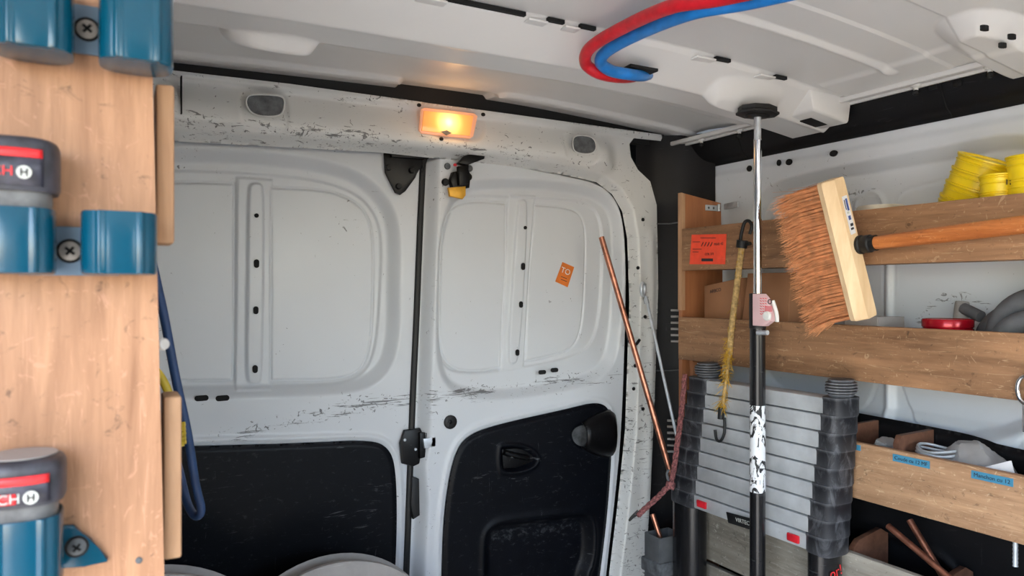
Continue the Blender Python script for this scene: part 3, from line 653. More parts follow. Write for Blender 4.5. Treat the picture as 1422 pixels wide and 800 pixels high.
# ================================================================== RIGHT SHELVING
XS = 1.206                                                    # front face of the shelf boards
def board(name, x0, y0, y1, z0, z1, th, mat, parent, bev=.0015, **kw):
    return MB().box((x0+th/2, (y0+y1)/2, (z0+z1)/2), (th/2, (y1-y0)/2, (z1-z0)/2), bev=bev).build(name, mat, parent, **kw)
SH = thing('shelving_unit', (1.28, .85, ZF), 'worn plywood shelving unit with deep front boards along the right side wall', 'shelving')
YE = 1.372; YN = .30
F1 = board('front_board', XS, YN, YE, .045, .145, .013, 'shelf', SH, label='top front board bearing the orange red sticker')
F2 = board('front_board', XS, YN, YE, -.168, -.066, .013, 'shelf', SH, label='middle front board above the ladder')
F3 = board('front_board', XS, YN, 1.06, -.384, -.281, .013, 'shelf_lt', SH, label='pale lower front board with blue label tapes')
F4 = board('front_board', XS+.002, YN, YE, -.62, -.488, .013, 'shelf_grey', SH, label='weathered grey bottom front board')
F4b = board('front_board', XS+.002, YN, YE, ZF, -.63, .013, 'shelf_grey', SH)
for z, x0 in ((.048, XS+.013), (-.165, XS+.013), (-.381, XS+.013), (-.60, XS+.015)):
    board('shelf_panel', x0, YN, YE-.012, z, z+.010, XR-.012-x0, 'shelf', SH)
EP = MB().prism([(1.206, YE, .232), (1.333, YE, .214), (1.338, YE, .05), (1.338, YE, ZF), (1.208, YE, ZF), (1.208, YE, .0)], (0, -.012, 0), .001).build('side_panel', 'panel_br', SH, label='brown upright end panel')
MB().prism([(1.2055, YE, .232), (1.2165, YE, .230), (1.2165, YE, -.05), (1.2055, YE, -.05)], (0, -.0135, 0), .001).build('edge_strip', 'ply_end', SH)
hb = MB(); a0 = PX(983, 243, 1.3)
hb.box((1.300, YE-.0135, .200), (.020, .0012, .007), bev=.001); hb.tube([(1.322, YE-.016, .193), (1.322, YE-.016, .210)], .004, 10); 
hb.box((1.334, YE-.045, .205), (.0012, .030, .007), Matrix.Rotation(R(-12), 3, 'Z'), .001)
HB = hb.build('hinge', 'steel', SH, label='worn steel hinge fixing the end panel')
for x in (1.290, 1.306): disc((x, YE-.0145, .200), (0, -1, 0), .003, .0015, 'screw', 'cavity', HB, 8)
# upright at the ladder side below board 2
board('upright', XS+.012, 1.335, 1.347, ZF, -.165, .02, 'panel_br', SH, label='brown upright behind the ladder')
# dividers in the two lower compartments
def divider(px0, py0, px1, py1, zt, zb, X0, sl=.0):
    a = PX(px0, py0, X0)
    MB().prism([(XS+.015, a.y, zb), (XS+.015, a.y, zt-sl), (XS+.03, a.y, zt), (1.332, a.y, zt+.004), (1.332, a.y, zb)], (0, .011, 0), .001).build('divider', 'divider', SH)
for y in (.925, .815, .60): 
    MB().prism([(XS+.014, y, -.372), (XS+.014, y, -.272), (XS+.022, y, -.258), (1.322, y, -.256), (1.322, y, -.372)], (0, .011, 0), .001).build('divider', 'divider', SH)
for y, zt in (( .905, -.470), (.745, -.492)):
    MB().prism([(XS+.016, y, -.59), (XS+.016, y, zt-.012), (XS+.03, y, zt), (1.30, y, zt+.012), (1.322, y, zt), (1.322, y, -.59)], (0, .011, 0), .001).build('divider', 'divider', SH)
# label tapes with their writing
def tape(px0, py0, px1, py1, h, s):
    a = PX(px0, py0, XS-.0006); c = PX(px1, py1, XS-.0006); zc = (a.z+c.z)/2; hh = h/2
    y0, y1 = a.y, c.y
    t_ = MB().hexa([(XS-.0012, y0, zc-hh), (XS, y0, zc-hh), (XS, y1, zc-hh), (XS-.0012, y1, zc-hh), (XS-.0012, y0, zc+hh), (XS, y0, zc+hh), (XS, y1, zc+hh), (XS-.0012, y1, zc+hh)]).build('label_tape', 'tape', F3)
    if s: text('lettering', s, .0088, (XS-.0014, (y0+y1)/2, zc), (0, -1, 0), (0, 0, 1), 'ink', SH if False else F3)
    return t_
tape(1240, 636, 1291, 645, .0125, 'Coude cu 12 MF'); tape(1349, 661, 1407, 668, .0125, 'Manchon cu 12'); tape(1180, 620, 1195, 622, .010, '')
# orange red sticker (its print is worn away to strokes and lines)
sa, sb, sc_, sd_ = PX(961, 326, XS), PX(1009, 325, XS), PX(1007, 367, XS), PX(958, 367, XS)
ST = MB().prism([sa, sb, sc_, sd_], (-.0012, 0, 0)).build('sticker', 'orange', F1, label='worn orange red sticker with faded print')
Xk = XS-.0014
b = MB()
for i in range(4):
    x = 974+i*4.2; b.tube([PX(x, 342, Xk), PX(x+2.6, 336.5, Xk)], .0011, 5)
b.build('print_line', 'ink', ST)
text('lettering', 'MAR 42', .0085, PX(998, 339, Xk), (0, -1, .02), (0, 0, 1), 'ink', ST)
text('lettering', 'COL 272', .0075, PX(985, 353, Xk), (0, -1, .0), (0, 0, 1), 'ink', ST)
for (x0, x1, y) in ((973, 994, 330.5), (962, 972, 336), (962, 974, 346), (962, 970, 350)): MB().tube([PX(x0, y, Xk), PX(x1, y, Xk)], .0007, 5).build('print_line', 'ink', ST)
MB().prism([PX(974, 359, Xk), PX(990, 359, Xk), PX(990, 363, Xk), PX(974, 363, Xk)], (.0006, 0, 0)).build('print_block', 'ink', ST)
# ------------------------------------------------------------------ on the top shelf
def cup(o, ax, r, hgt, label, group):
    o = Vector(o); T = thing('yellow_cup', o, label, 'cup', group); ax = Vector(ax).normalized()
    def rp(h, rad, hh=.0016): return [(rad, h-hh), (rad+.0016, h-hh*.4), (rad+.0016, h+hh*.4), (rad, h+hh)]
    rb = r*.92; f = lambda h: rb+(r-rb)*h/hgt
    prof = [(rb*.9, 0), (rb, .002)]
    for h in (.80, ): prof += rp(hgt*h, f(hgt*h))
    prof += [(f(hgt*.9), hgt*.9), (r, hgt-.004), (r+.0018, hgt-.003), (r+.0018, hgt-.0005), (r-.001, hgt), (r-.0035, hgt-.001), (rb-.003, .006), (.001, .006)]
    MB().lathe(prof, o, ax, 36).build('cup_wall', 'yellow', T)
    MB().lathe([(r*.99, hgt*.90), (r+.0012, hgt*.91), (r+.0012, hgt*.925), (r*.99, hgt*.935)], o, ax, 36).build('rim_band', 'yellow', T)
    return T
G1 = 'nested yellow cups in the tilted stack'
ax1 = Vector((.0, -.42, .90)).normalized(); base = PX(1322, 284, 1.302); base.z = .079
rnk = ['lowest', 'second lowest', 'middle', 'second highest', 'topmost open']
for i in range(5):
    cup(base+ax1*(i*.0245), ax1, .049, .056, f'{rnk[i]} yellow plastic cup of the tilted stack on the top shelf', G1)
c_ = PX(1383, 262, 1.236)
for i in range(3):
    cup((1.2475, c_.y, .0585+i*.026), (0, 0, 1), .0275, .072, f"{['lowest', 'middle', 'topmost'][i]} yellow cup of the small upright stack in front of the tilted one", 'small upright yellow cups')
c_ = PX(1433, 262, 1.255)
for i in range(3):
    cpx = cup((1.252, c_.y, .0585+i*.034), (0, 0, 1), .032, .080, f"{['lowest', 'middle', 'topmost'][i]} yellow cup of the taller stack cut by the photo's right edge", 'taller upright yellow cups')
    if i == 2:
        for k in range(5): MB().tube([(1.2465-.0230+.0004*k, c_.y+.020-.005*k, .0585+.112), (1.2465-.0230+.0004*k, c_.y+.020-.005*k, .0585+.104-.001*(k % 2))], .0009, 5).build('printed_mark', 'ink', cpx)
lc = PX(1225, 290, 1.288)
T = thing('white_bucket', (1.284, lc.y, .0585), 'small white plastic tub with a ribbed lid behind the broom on the top shelf', 'tub')
MB().lathe([(.036, 0), (.040, .088), (.0405, .092)], (1.284, lc.y, .0585), (0, 0, 1), 36).build('tub_body', 'tub', T)
MB().lathe([(.0425, .086), (.0425, .096), (.0405, .099), (.034, .099), (.032, .097), (.001, .097)], (1.284, lc.y, .0585), (0, 0, 1), 36).build('tub_lid', 'tub', T)
# ------------------------------------------------------------------ on the middle shelf
zs2 = -.155
T = thing('cardboard_box', (1.27, 1.22, zs2), 'open brown cardboard box with printed letters on the middle shelf behind the prop', 'box')
p0, p1, p2_, = PX(989, 395, 1.262), PX(1042, 378, 1.262), PX(1094, 378, 1.29)
bm_ = MB(); bm_.hexa([(1.250, 1.215, zs2), (1.335, 1.215, zs2), (1.335, 1.33, zs2), (1.250, 1.33, zs2), (1.250, 1.215, .026), (1.335, 1.215, .030), (1.335, 1.33, .012), (1.250, 1.33, .008)], .001); bm_.build('box_body', 'card', T)
bm_ = MB(); bm_.hexa([(1.235, 1.075, zs2), (1.331, 1.062, zs2), (1.331, 1.20, zs2), (1.235, 1.21, zs2), (1.262, 1.085, .036), (1.335, 1.085, .036), (1.335, 1.20, .036), (1.262, 1.205, .036)], .001); bm_.build('box_flap', 'card', T)
MB().box((1.2365, 1.13, -.06), (.001, .035, .0014), Matrix.Rotation(R(-40), 3, 'X')).build('flap_slit', 'hole', T)
text('lettering', 'ARBCO', .011, (1.249, 1.292, -.003), (0, -1, .16), (0, 0, 1), 'ink', T)
def crumple(name, c, r, mat, label, cat, seed, sq=(1, 1, 1), group=None):
    T = bmesh.new(); bmesh.ops.create_icosphere(T, subdivisions=4, radius=1); rnd = random.Random(seed)
    pl_ = [(Vector((rnd.uniform(-1, 1), rnd.uniform(-1, 1), rnd.uniform(-1, 1))).normalized(), rnd.uniform(.45, .95)) for _ in range(34)]
    for v in T.verts:
        d = v.co.normalized(); k = 1.0
        for n, h in pl_:
            q = d.dot(n)
            if q > .15: k = min(k, h/q)
        k *= 1+.05*math.sin(9*d.x+seed)*math.sin(11*d.y)*math.sin(8*d.z+1)
        v.co = Vector((d.x*k*r*sq[0], d.y*k*r*sq[1], d.z*k*r*sq[2]))+Vector(c)
    b_ = MB(); b_.bm.free(); b_.bm = T
    return b_.build(name, mat, None, 28, label=label, category=None) if False else tag(b_.build(name, mat, None, 24), label, cat, group)
c_ = PX(1133, 438, 1.272); crumple('plastic_bag', (1.278, c_.y, zs2+.042), .05, 'bag', 'crumpled clear plastic bag on the middle shelf beside the cardboard box', 'bag', 3, (.9, 1.0, .85))
c_ = PX(1075, 436, 1.23); crumple('plastic_bag', (1.2265, c_.y+.008, zs2+.046), .048, 'bag', 'flattened clear plastic bag stuffed between cardboard box and middle front board', 'bag', 9, (.10, 1.25, 1.05))
c_ = PX(1213, 446, 1.27)
T = thing('clear_box', (1.27, c_.y, zs2), 'low grey see-through plastic box on the middle shelf below the broom', 'box')
b = MB()
for dx, dy, hx, hy in ((-.038, 0, .0012, .034), (.038, 0, .0012, .034), (0, -.034, .038, .0012), (0, .034, .038, .0012)): b.box((1.272+dx, c_.y+dy, zs2+.052), (hx, hy, .052))
b.build('box_wall', 'bag', T); MB().box((1.272, c_.y, zs2+.001), (.038, .034, .001)).build('box_base', 'bag', T)
c_ = PX(1316, 445, 1.27); cl = Vector((1.2695, c_.y, zs2))
T = thing('red_tin', cl, 'round tin with a glossy red ridged lid on the middle shelf', 'tin')
MB().lathe([(.036, 0), (.0375, .003), (.0375, .078)], cl, (0, 0, 1), 40).build('tin_body', 'card', T, label='tan tin wall')
MB().lathe([(.0375, .078), (.0395, .080), (.0395, .088), (.038, .0895), (.0395, .091), (.040, .102), (.0385, .1045), (.036, .1045), (.035, .1035), (.001, .1035)], cl, (0, 0, 1), 40).build('tin_lid', 'redlid', T)
# grey foam hose coil
cc = PX(1437, 494, 1.262); nrm = Vector((-.62, -.72, .30)).normalized(); e1 = nrm.cross(Vector((0, 0, 1))).normalized(); e2 = e1.cross(nrm)
cc.z = zs2+.078
T = thing('hose_coil', (cc.x, cc.y, zs2), 'coil of thick grey foam pipe insulation standing on the middle shelf', 'hose')
for k, (cpx, X_, ry_, rz_, zc_) in enumerate(((1430, 1.308, .066, .050, -.086), (1446, 1.276, .064, .060, -.074), (1440, 1.2455, .054, .044, -.092))):
    yc_ = PX(cpx, 470, X_).y
    pts = [Vector((X_+.006*math.sin(a), yc_+math.cos(a)*ry_, zc_+math.sin(a)*rz_)) for a in [2*math.pi*i/48 for i in range(48)]]
    MB().tube(pts, .0185 if k else .0195, 14, closed=True).build('hose_loop', 'foam', T)
a = PX(1352, 434, 1.315); b0 = PX(1332, 436, 1.318)
h1 = PX(1338, 428, 1.32); h2 = PX(1362, 440, 1.31)
MB().tube([h1, h1*.5+h2*.5, h2], .010, 12).build('hose_end', 'foam', T)
MB().lathe([(.0125, 0), (.0115, .040), (.010, .043)], PX(1333, 452, 1.325), (.0, -.10, 1), 16).build('hose_nozzle', 'drum', T, label='pale dusty nozzle')
# ------------------------------------------------------------------ in the lower compartment
zs3 = -.371
c_ = PX(1368, 640, 1.29); crumple('plastic_bag', (1.275, c_.y, zs3+.075), .062, 'bag', 'large crumpled greyish plastic bag in the lower compartment', 'bag', 21, (.85, 1.15, 1.15))
c_ = PX(1218, 612, 1.28); crumple('plastic_bag', (1.272, .873, zs3+.07), .046, 'bag', 'small grey plastic bag between two dividers of the lower compartment', 'bag', 33, (.95, .9, .95))
T = thing('white_card', PX(1390, 655, 1.2265), 'folded white paper card sticking up behind the lower front board', 'card')
MB().prism([PX(1350, 678, 1.227), PX(1362, 650, 1.227), PX(1402, 640, 1.227), PX(1408, 662, 1.227), PX(1406, 680, 1.227)], (.0012, 0, 0)).build('card_sheet', 'cardp', T)
MB().prism([PX(1402, 640, 1.2262), PX(1404, 640, 1.2262), PX(1410, 662, 1.2262), PX(1407, 676, 1.2262)], (.0012, .0, 0)).build('card_edge', 'cardp', T)
c_ = PX(1320, 634, 1.262); 
T = thing('wire_coil', (1.262, c_.y+.02, zs3), 'coil of shiny grey wire lying in the lower compartment beside the bag', 'wire')
for k in range(6):
    pts = [Vector((1.262+math.cos(a)*(.033-.001*k), c_.y+.02+math.sin(a)*(.036-.001*(k % 3)), zs3+.070+.005*k+.003*math.sin(a*2+k))) for a in [2*math.pi*i/30 for i in range(30)]]
    MB().tube(pts, .0024, 8, closed=True).build('wire_turn', 'steel', T)
MB().lathe([(.026, 0), (.026, .068)], (1.262, c_.y+.02, zs3), (0, 0, 1), 20).build('wire_spool', 'greyrubber', T)
# copper offcuts below
def pipe(name, a, b_, r, label, group=None):
    a, b_ = Vector(a), Vector(b_); T = thing(name, b_, label, 'pipe', group)
    d = (b_-a).normalized(); e = d.orthogonal().normalized(); o_ = MB()
    L = (b_-a).length
    o_.lathe([(r*.72, .004), (r*.78, 0), (r, .0006), (r, L)], a, d, 16); o_.build('tube_wall', 'copper', T)
    MB().lathe([(r*.72, .0042), (.0001, .0042)], a, d, 12).build('bore', 'hole', T)
    return T
pipe('copper_pipe', PX(1233, 730, 1.252), PX(1330, 812, 1.236), .0058, 'long copper pipe leaning from under the pale lower front board, end nearer the ladder')
pipe('copper_pipe', PX(1263, 722, 1.275), PX(1322, 822, 1.262), .0058, 'copper pipe crossing behind the other one under the pale lower front board')
p = PX(1410, 760, 1.25); T = thing('threaded_rod', p+Vector((0, 0, .07)), 'zinc threaded rod hanging below the pale lower front board at the edge', 'rod')
MB().lathe([(.0042, -.03)]+[q for k in range(16) for q in ((.0042, -.03+k*.0065), (.0034, -.03+k*.0065+.0032))], p, (0, 0, 1), 12).build('rod_thread', 'steel', T)
p = PX(1416, 540, XS-.02); T = thing('pipe_clamp', p, 'round chromed clamp ring hanging on the middle front board at the edge', 'clamp')
MB().tube([PX(1424, 541, XS-.010)+Vector((0, math.cos(a)*.011, math.sin(a)*.020)) for a in [2*math.pi*i/24 for i in range(24)]], .0035, 10, closed=True).build('clamp_ring', 'chrome', T)
MB().tube([PX(1424, 562, XS-.010), PX(1424, 600, XS-.012)], .004, 10).build('clamp_stem', 'chrome', T)
# ------------------------------------------------------------------ broom
P1, P2 = PT(1188, 341, 1.272), PT(1440, 310, 1.035)
n = (P2-P1).normalized(); Cb = PT(1178, 345, 1.28)
def hitp(px, py):
    a, b_ = rr(px); d = Vector((a, b_, (HY-py)/F)); return d*(n.dot(Cb)/n.dot(d))
top, bot = hitp(1156, 249), hitp(1203, 441)
Lx = (bot-top); bl = Lx.length; Lx.normalize(); Wx = Lx.cross(n).normalized()
if Wx.x < 0: Wx = -Wx
mid = (top+bot)/2
T = thing('push_broom', bot, 'push broom with a raw beech block, coconut bristles and a varnished orange handle', 'broom')
# cross-section: sloped flank, flat back
def sect(s, k=1.0):
    return [s+Wx*a*k+n*c for a, c in ((-.023, -.016), (-.025, -.006), (-.010, .010), (.016, .011), (.023, .006), (.025, -.016))]
b = MB(); st = []; N_ = 9
for i in range(N_):
    u = i/(N_-1); e = min(u, 1-u); k = 1 if e > .03 else .80+.2*(e/.03)**.5
    u2 = [0, .006, .02, .05, .5, .95, .98, .994, 1][i]; k = [.80, .92, .98, 1, 1, 1, .98, .92, .80][i]
    st += sect(top+Lx*bl*u2, k)
fs = [(i*6+j, i*6+(j+1) % 6, (i+1)*6+(j+1) % 6, (i+1)*6+j) for i in range(N_-1) for j in range(6)]+[(5, 4, 3, 2, 1, 0), tuple((N_-1)*6+j for j in range(6))]
b.faces(st, fs); b.build('broom_block', 'broomwood', T, 25)
# paper label lies on the flat back
lb0 = top+Lx*bl*.11+Wx*.004+n*.0112
def lp(u, v, h=.0004): return top+Lx*bl*u+Wx*v+n*(.0105+h)
LBm = MB().prism([lp(.13, -.003), lp(.13, .011), lp(.40, .011), lp(.40, -.003)], n*.0008).build('label', 'paper', T, label='white paper label with blue print')
for u0, u1, v0, v1, m_ in ((.15, .235, .003, .0085, 'inkblue'), (.155, .225, -.001, .001, 'ink'), (.27, .30, .0005, .007, 'inkblue'), (.325, .345, .001, .009, 'ink'), (.355, .37, .0, .008, 'ink'), (.24, .255, .0, .006, 'lettergrey')):
    MB().prism([lp(u0, v0, .0013), lp(u0, v1, .0013), lp(u1, v1, .0013), lp(u1, v0, .0013)], n*.0003).build('print_line', m_, LBm)
fc = hitp(1186, 341)+n*.011
MB().lathe([(.0165, -.004), (.0165, .004), (.0145, .006), (.0145, .010), (.0155, .012), (.0155, .020), (.0135, .022), (.0135, .030)], fc-n*.0, n, 24).build('ferrule', 'rubber', T)
MB().lathe([(.0105, .018), (.0115, .034), (.0128, .12), (.0138, .30), (.0138, .62), (.011, .64)], fc, n, 20).build('broom_handle', 'handle', T)
rnd = random.Random(5); vs_ = []; fs = []
for i in range(4600):
    row = rnd.random(); u = rnd.uniform(.015, .985); v = (row-.5)*.040
    u = round(u*34)/34+rnd.gauss(0, .007) if rnd.random() < .75 else u
    s = top+Lx*bl*u+Wx*v-n*.014
    L = .092+rnd.uniform(-.012, .010)
    fl = (u-.5)*.075+rnd.gauss(0, .007); d1 = -n+Lx*(fl*1.2+.10)+Wx*((row-.5)*.35+rnd.gauss(0, .05)); d1.normalize()
    d2 = d1+Lx*(.14+rnd.gauss(0, .12)+max(0, u-.8)*.8)+Wx*rnd.gauss(0, .10)+Vector((0, 0, -.05)); d2.normalize()
    m1 = s+d1*L*.5; e_ = m1+d2*L*.5; sx = d1.orthogonal().normalized(); sy = d1.cross(sx); r_ = .00048; k0 = len(vs_)
    for c_, rk in ((s, r_), (m1, r_), (e_, r_*.5)):
        for q in range(3): a = 2.094*q; vs_.append(c_+(sx*math.cos(a)+sy*math.sin(a))*rk)
    for i_ in range(2):
        for q in range(3): fs.append((k0+i_*3+q, k0+i_*3+(q+1) % 3, k0+i_*3+3+(q+1) % 3, k0+i_*3+3+q))
me = D.meshes.new('bristles'); me.from_pydata([tuple(v-ORG[T.name]) for v in vs_], [], fs); me.materials.append(M['bristle']); put(me, 'bristles', T, kind='stuff')
# ------------------------------------------------------------------ support pole
XP = 1.088; pb = PX(1052, 400, XP); xp, yp = XP, pb.y
T = thing('support_pole', (xp, yp, ZF), 'telescopic support pole, chromed above and black below, braced against the roof', 'pole')
zt = (HY-152)/F*(XP/rr(1050)[0])
zc = (HY-408)/F*(XP/rr(1050)[0])
kp = XP/rr(1050)[0]/F
MB().lathe([(.0078, zc-.04), (.0078, zt-.060)], (xp, yp, 0), (0, 0, 1), 20).build('inner_tube', 'chrome', T)
MB().lathe([(.0078, zt-.060), (.0066, zt-.056), (.0066, zt-.014)], (xp, yp, 0), (0, 0, 1), 16).build('screw_tube', 'steel', T)
b = MB()
for i, (r0, z0, z1) in enumerate(((.036, zt-.006, zt+.004), (.040, zt-.012, zt-.006), (.022, zt-.016, zt-.012))): b.lathe([(r0*.92, z0), (r0, z0+.001), (r0, z1-.001), (r0*.94, z1)], (xp, yp, 0), (0, 0, 1), 8, 1.15, .85)
b.build('top_plate', 'rubber', T, label='black rubber pressure plate')
MB().lathe([(.0145, ZF+.01), (.0145, (HY-682)*kp), ], (xp, yp, 0), (0, 0, 1), 24).build('outer_tube', 'blkpaint', T)
MB().lathe([(.0146, (HY-682)*kp), (.0146, (HY-562)*kp)], (xp, yp, 0), (0, 0, 1), 24).build('worn_sleeve', 'flake', T, label='part flaked with white paint')
MB().lathe([(.0145, (HY-562)*kp), (.0145, zc-.05)], (xp, yp, 0), (0, 0, 1), 24).build('outer_tube', 'blkpaint', T)
MB().lathe([(.0155, zc-.066), (.0155, zc), (.0115, zc+.001), (.009, zc+.001)], (xp, yp, 0), (0, 0, 1), 24).build('collar', 'rubber', T)
MB().lathe([(.04, ZF), (.04, ZF+.008), (.02, ZF+.012)], (xp, yp, 0), (0, 0, 1), 20).build('foot_plate', 'rubber', T)
MB().tube([PX(1052, 462, XP-.012), PX(1066, 462, XP-.012)], .0045, 12).build('locking_pin', 'steel', T)
q = [PX(1051, 408, XP-.012), PX(1064, 408, XP-.012), PX(1073, 419, XP-.012), PX(1077, 432, XP-.012), PX(1076, 446, XP-.012), PX(1067, 453, XP-.012), PX(1051, 452, XP-.012)]
CLM = MB().prism(q, (-.012, .012*.0, 0), .002).build('clamp_housing', 'pink', T, label='pale pink clamp housing with red print')
Xq = XP-.0245
for i in range(3):
    for k in range(7 if i < 2 else 4): MB().tube([PX(1055.5+i*3.4, 414+k*3.6, Xq), PX(1057.6+i*3.4, 415+k*3.6, Xq)], .0006, 5).build('print_line', 'redband', CLM)
MB().prism([PX(1062, 425, Xq), PX(1072, 425, Xq), PX(1072, 433, Xq), PX(1062, 433, Xq)], (.0006, 0, 0)).build('pink_field', 'pinkd', CLM)
disc(PX(1066, 439, Xq), (-1, 0, 0), .0088, .005, 'release_button', 'white', CLM, 20)
MB().tube([PX(1069, 419, Xq)+Vector((0, math.cos(a)*.004, math.sin(a)*.004)) for a in [2*math.pi*i/16 for i in range(16)]], .0008, 6, closed=True).build('emblem_ring', 'ink', CLM)
MB().tube(spline([PX(1073, 418, XP-.018), PX(1077, 430, XP-.018), PX(1079, 440, XP-.02), PX(1079, 447, XP-.02)], 5), .0036, 10).build('clamp_lever', 'white', CLM)
# ------------------------------------------------------------------ telescopic ladder
T = thing('telescopic_ladder', (1.15, 1.05, ZF), 'collapsed telescopic ladder with silver rungs and dusty black collars, before the shelving', 'ladder')
NR = 9; zt0, zb0 = -.196, -.480; hr = (zt0-zb0)/NR
def lrow(f): return 1.142-.016*f, 1.199+.026*f, .913+.030*f       # front face X, far end Y, near end Y
for k in range(NR):
    f = (k+.5)/NR; xf, yl_, yr_ = lrow(f); z = zt0-hr*(k+.5)
    MB().box((xf+.022, (yl_+yr_)/2, z), (.022, (yl_-yr_)/2+.008, hr/2-.0012), bev=.0022).build('rung', 'alu', T)
    # dark shadow line between rungs comes from the gap itself
    for side in (0, 1):
        g_ = f*.5
        if side == 0: hy = .034+.013*f; yc = yl_+hy; 
        else: hy = .021+.007*f; yc = yr_-hy
        hx = .032+.004*f; xc_ = xf-.004+hx
        b = MB(); pts = []
        hh = hr/2+.002
        for i in range(28):
            a = 2*math.pi*i/28; ca, sa_ = math.cos(a), math.sin(a)
            pts.append((xc_+hx*math.copysign(abs(ca)**.55, ca), yc+hy*math.copysign(abs(sa_)**.55, sa_)))
        rows = [(-hh, .95), (-hh+.003, 1.0), (hh-.007, 1.0), (hh-.004, 1.025), (hh-.001, 1.02), (hh, .95)]
        vv = [(xc_+(x-xc_)*s_, yc+(y-yc)*s_, z+h_) for h_, s_ in rows for x, y in pts]
        b.faces(vv, [(i*28+j, i*28+(j+1) % 28, (i+1)*28+(j+1) % 28, (i+1)*28+j) for i in range(5) for j in range(28)]+[tuple(range(27, -1, -1)), tuple(range(140, 168))])
        b.build('collar', 'ladblk', T, 35)
for side, (xc_, yc, zc_) in enumerate(((1.168, 1.232, zt0+.002), (1.170, .893, zt0+.002))):
    b = MB()
    for k in range(6):
        z = zc_+.001+k*.0052; r_ = (.022, .026, .027, .027, .026, .022)[k]
        b.lathe([(r_*.9, z), (r_, z+.0012), (r_, z+.0036), (r_*.9, z+.0046)], (xc_, yc, 0), (0, 0, 1), 20, 1.15, .95)
    b.lathe([(.021, zc_), (.021, zc_+.03)], (xc_, yc, 0), (0, 0, 1), 16, 1.1, .9)
    b.build('end_cap', 'ladblk', T)
xf, yl_, yr_ = lrow(1.0)
for yc, hy in ((yl_+.052, .041), (yr_-.026, .026)):
    MB().lathe([(1, ZF), (1, zb0-.001)], (xf+.030, yc, 0), (0, 0, 1), 24, .034, hy).build('stile_tube', 'blkpaint', T)
for y, z in ((yl_-.020, zb0+hr*.5+.0), (yr_+.019, zb0+hr*.5-.001)):
    MB().box((xf-.001, y, z), (.003, .0135, .0075), bev=.002).build('release_button', 'red', T)
LBp = PX(1028, 722, xf-.003); 
LP = MB().prism([PX(1009, 711, xf-.002), PX(1047, 721, xf-.002), PX(1047, 737, xf-.002), PX(1012, 726, xf-.002)], (-.002, 0, 0), .0008).build('maker_plate', 'rubber', T, label='black plate with white letters')
text('lettering', 'VIRTEC', .0115, PX(1031, 724.5, xf-.0045), PX(1047, 729, 1.1)-PX(1012, 718.5, 1.1), (0, 0, 1), 'lettergrey', LP)
MB().prism([PX(1042, 725, xf-.0043), PX(1047, 726.5, xf-.0043), PX(1047, 733, xf-.0043), PX(1042, 731.5, xf-.0043)], (-.0005, 0, 0)).build('red_square', 'redband', LP)
tx = PX(1171, 797, 1.20); yq = yr_-.052
text('lettering', 'or!', .026, (xf+.026, yr_-.0531, (HY-795)/F*1.333), (.99, -.05, .22), (0, 0, 1), 'redband', T)
# ------------------------------------------------------------------ bungee hanging from the top board
T = thing('bungee_cord', PX(1036, 312, XS-.012), 'frayed tan bungee cord with black hooks hanging from the top front board', 'bungee')
hk = spline([PX(1041, 325, XS-.009), PX(1044, 314, XS-.008), PX(1040, 307, XS-.008), PX(1034, 309, XS-.011), PX(1030, 322, XS-.014), PX(1028, 334, XS-.014)], 6)
MB().tube(hk, .0036, 10).build('hook', 'rubber', T)
MB().tube([PX(1031, 334, XS-.014), PX(1029.5, 344, XS-.014)], [.0125, .0115], 12).build('hook_grip', 'rubber', T); 
MB().tube([PX(1029, 340, XS-.014), PX(1042, 338, XS-.014)], .004, 8).build('hook_tongue', 'rubber', T)
cp = spline([PX(1030, 344, XS-.014), PX(1026, 375, XS-.014), PX(1021, 415, XS-.014), PX(1016, 455, XS-.014), PX(1013, 492, XS-.014)], 8)
MB().tube(cp, [.0068]*len(cp), 12).build('cord', 'cord', T)
cq = spline([PX(1013, 490, XS-.014), PX(1010, 515, XS-.060), PX(1006, 545, 1.128), PX(1004, 565, 1.122)], 6)
MB().tube(cq, .0030, 8).build('bare_core', 'cord', T)
b = MB(); rnd = random.Random(2)
for base_pts, cnt, ln in ((cp[:-6], 110, .008), (cp[-5:]+cq[:10], 170, .020), (cq[-8:], 70, .018)):
    for i in range(cnt):
        p = rnd.choice(base_pts)+Vector((rnd.gauss(0, .003), rnd.gauss(0, .003), rnd.gauss(0, .006)))
        d = Vector((rnd.uniform(-1, .1), rnd.gauss(0, .8), rnd.uniform(-1.3, .5))).normalized(); L = rnd.uniform(.4, 1.1)*ln
        b.tube([p, p+d*L*.5+Vector((0, 0, -.002)), p+d*L+Vector((0, 0, -.006))], [.0007, .0006, .0003], 3, caps=False)
b.build('frayed_threads', 'fray', T, kind='stuff')
MB().tube([PX(1002, 566, 1.120), PX(1001, 582, 1.119)], .0068, 10).build('hook_grip', 'rubber', T)
MB().tube(spline([PX(1006, 580, 1.119), PX(1006, 600, 1.118), PX(1001, 612, 1.117), PX(995, 610, 1.117), PX(993, 597, 1.118)], 6), .0030, 10).build('hook', 'rubber', T)
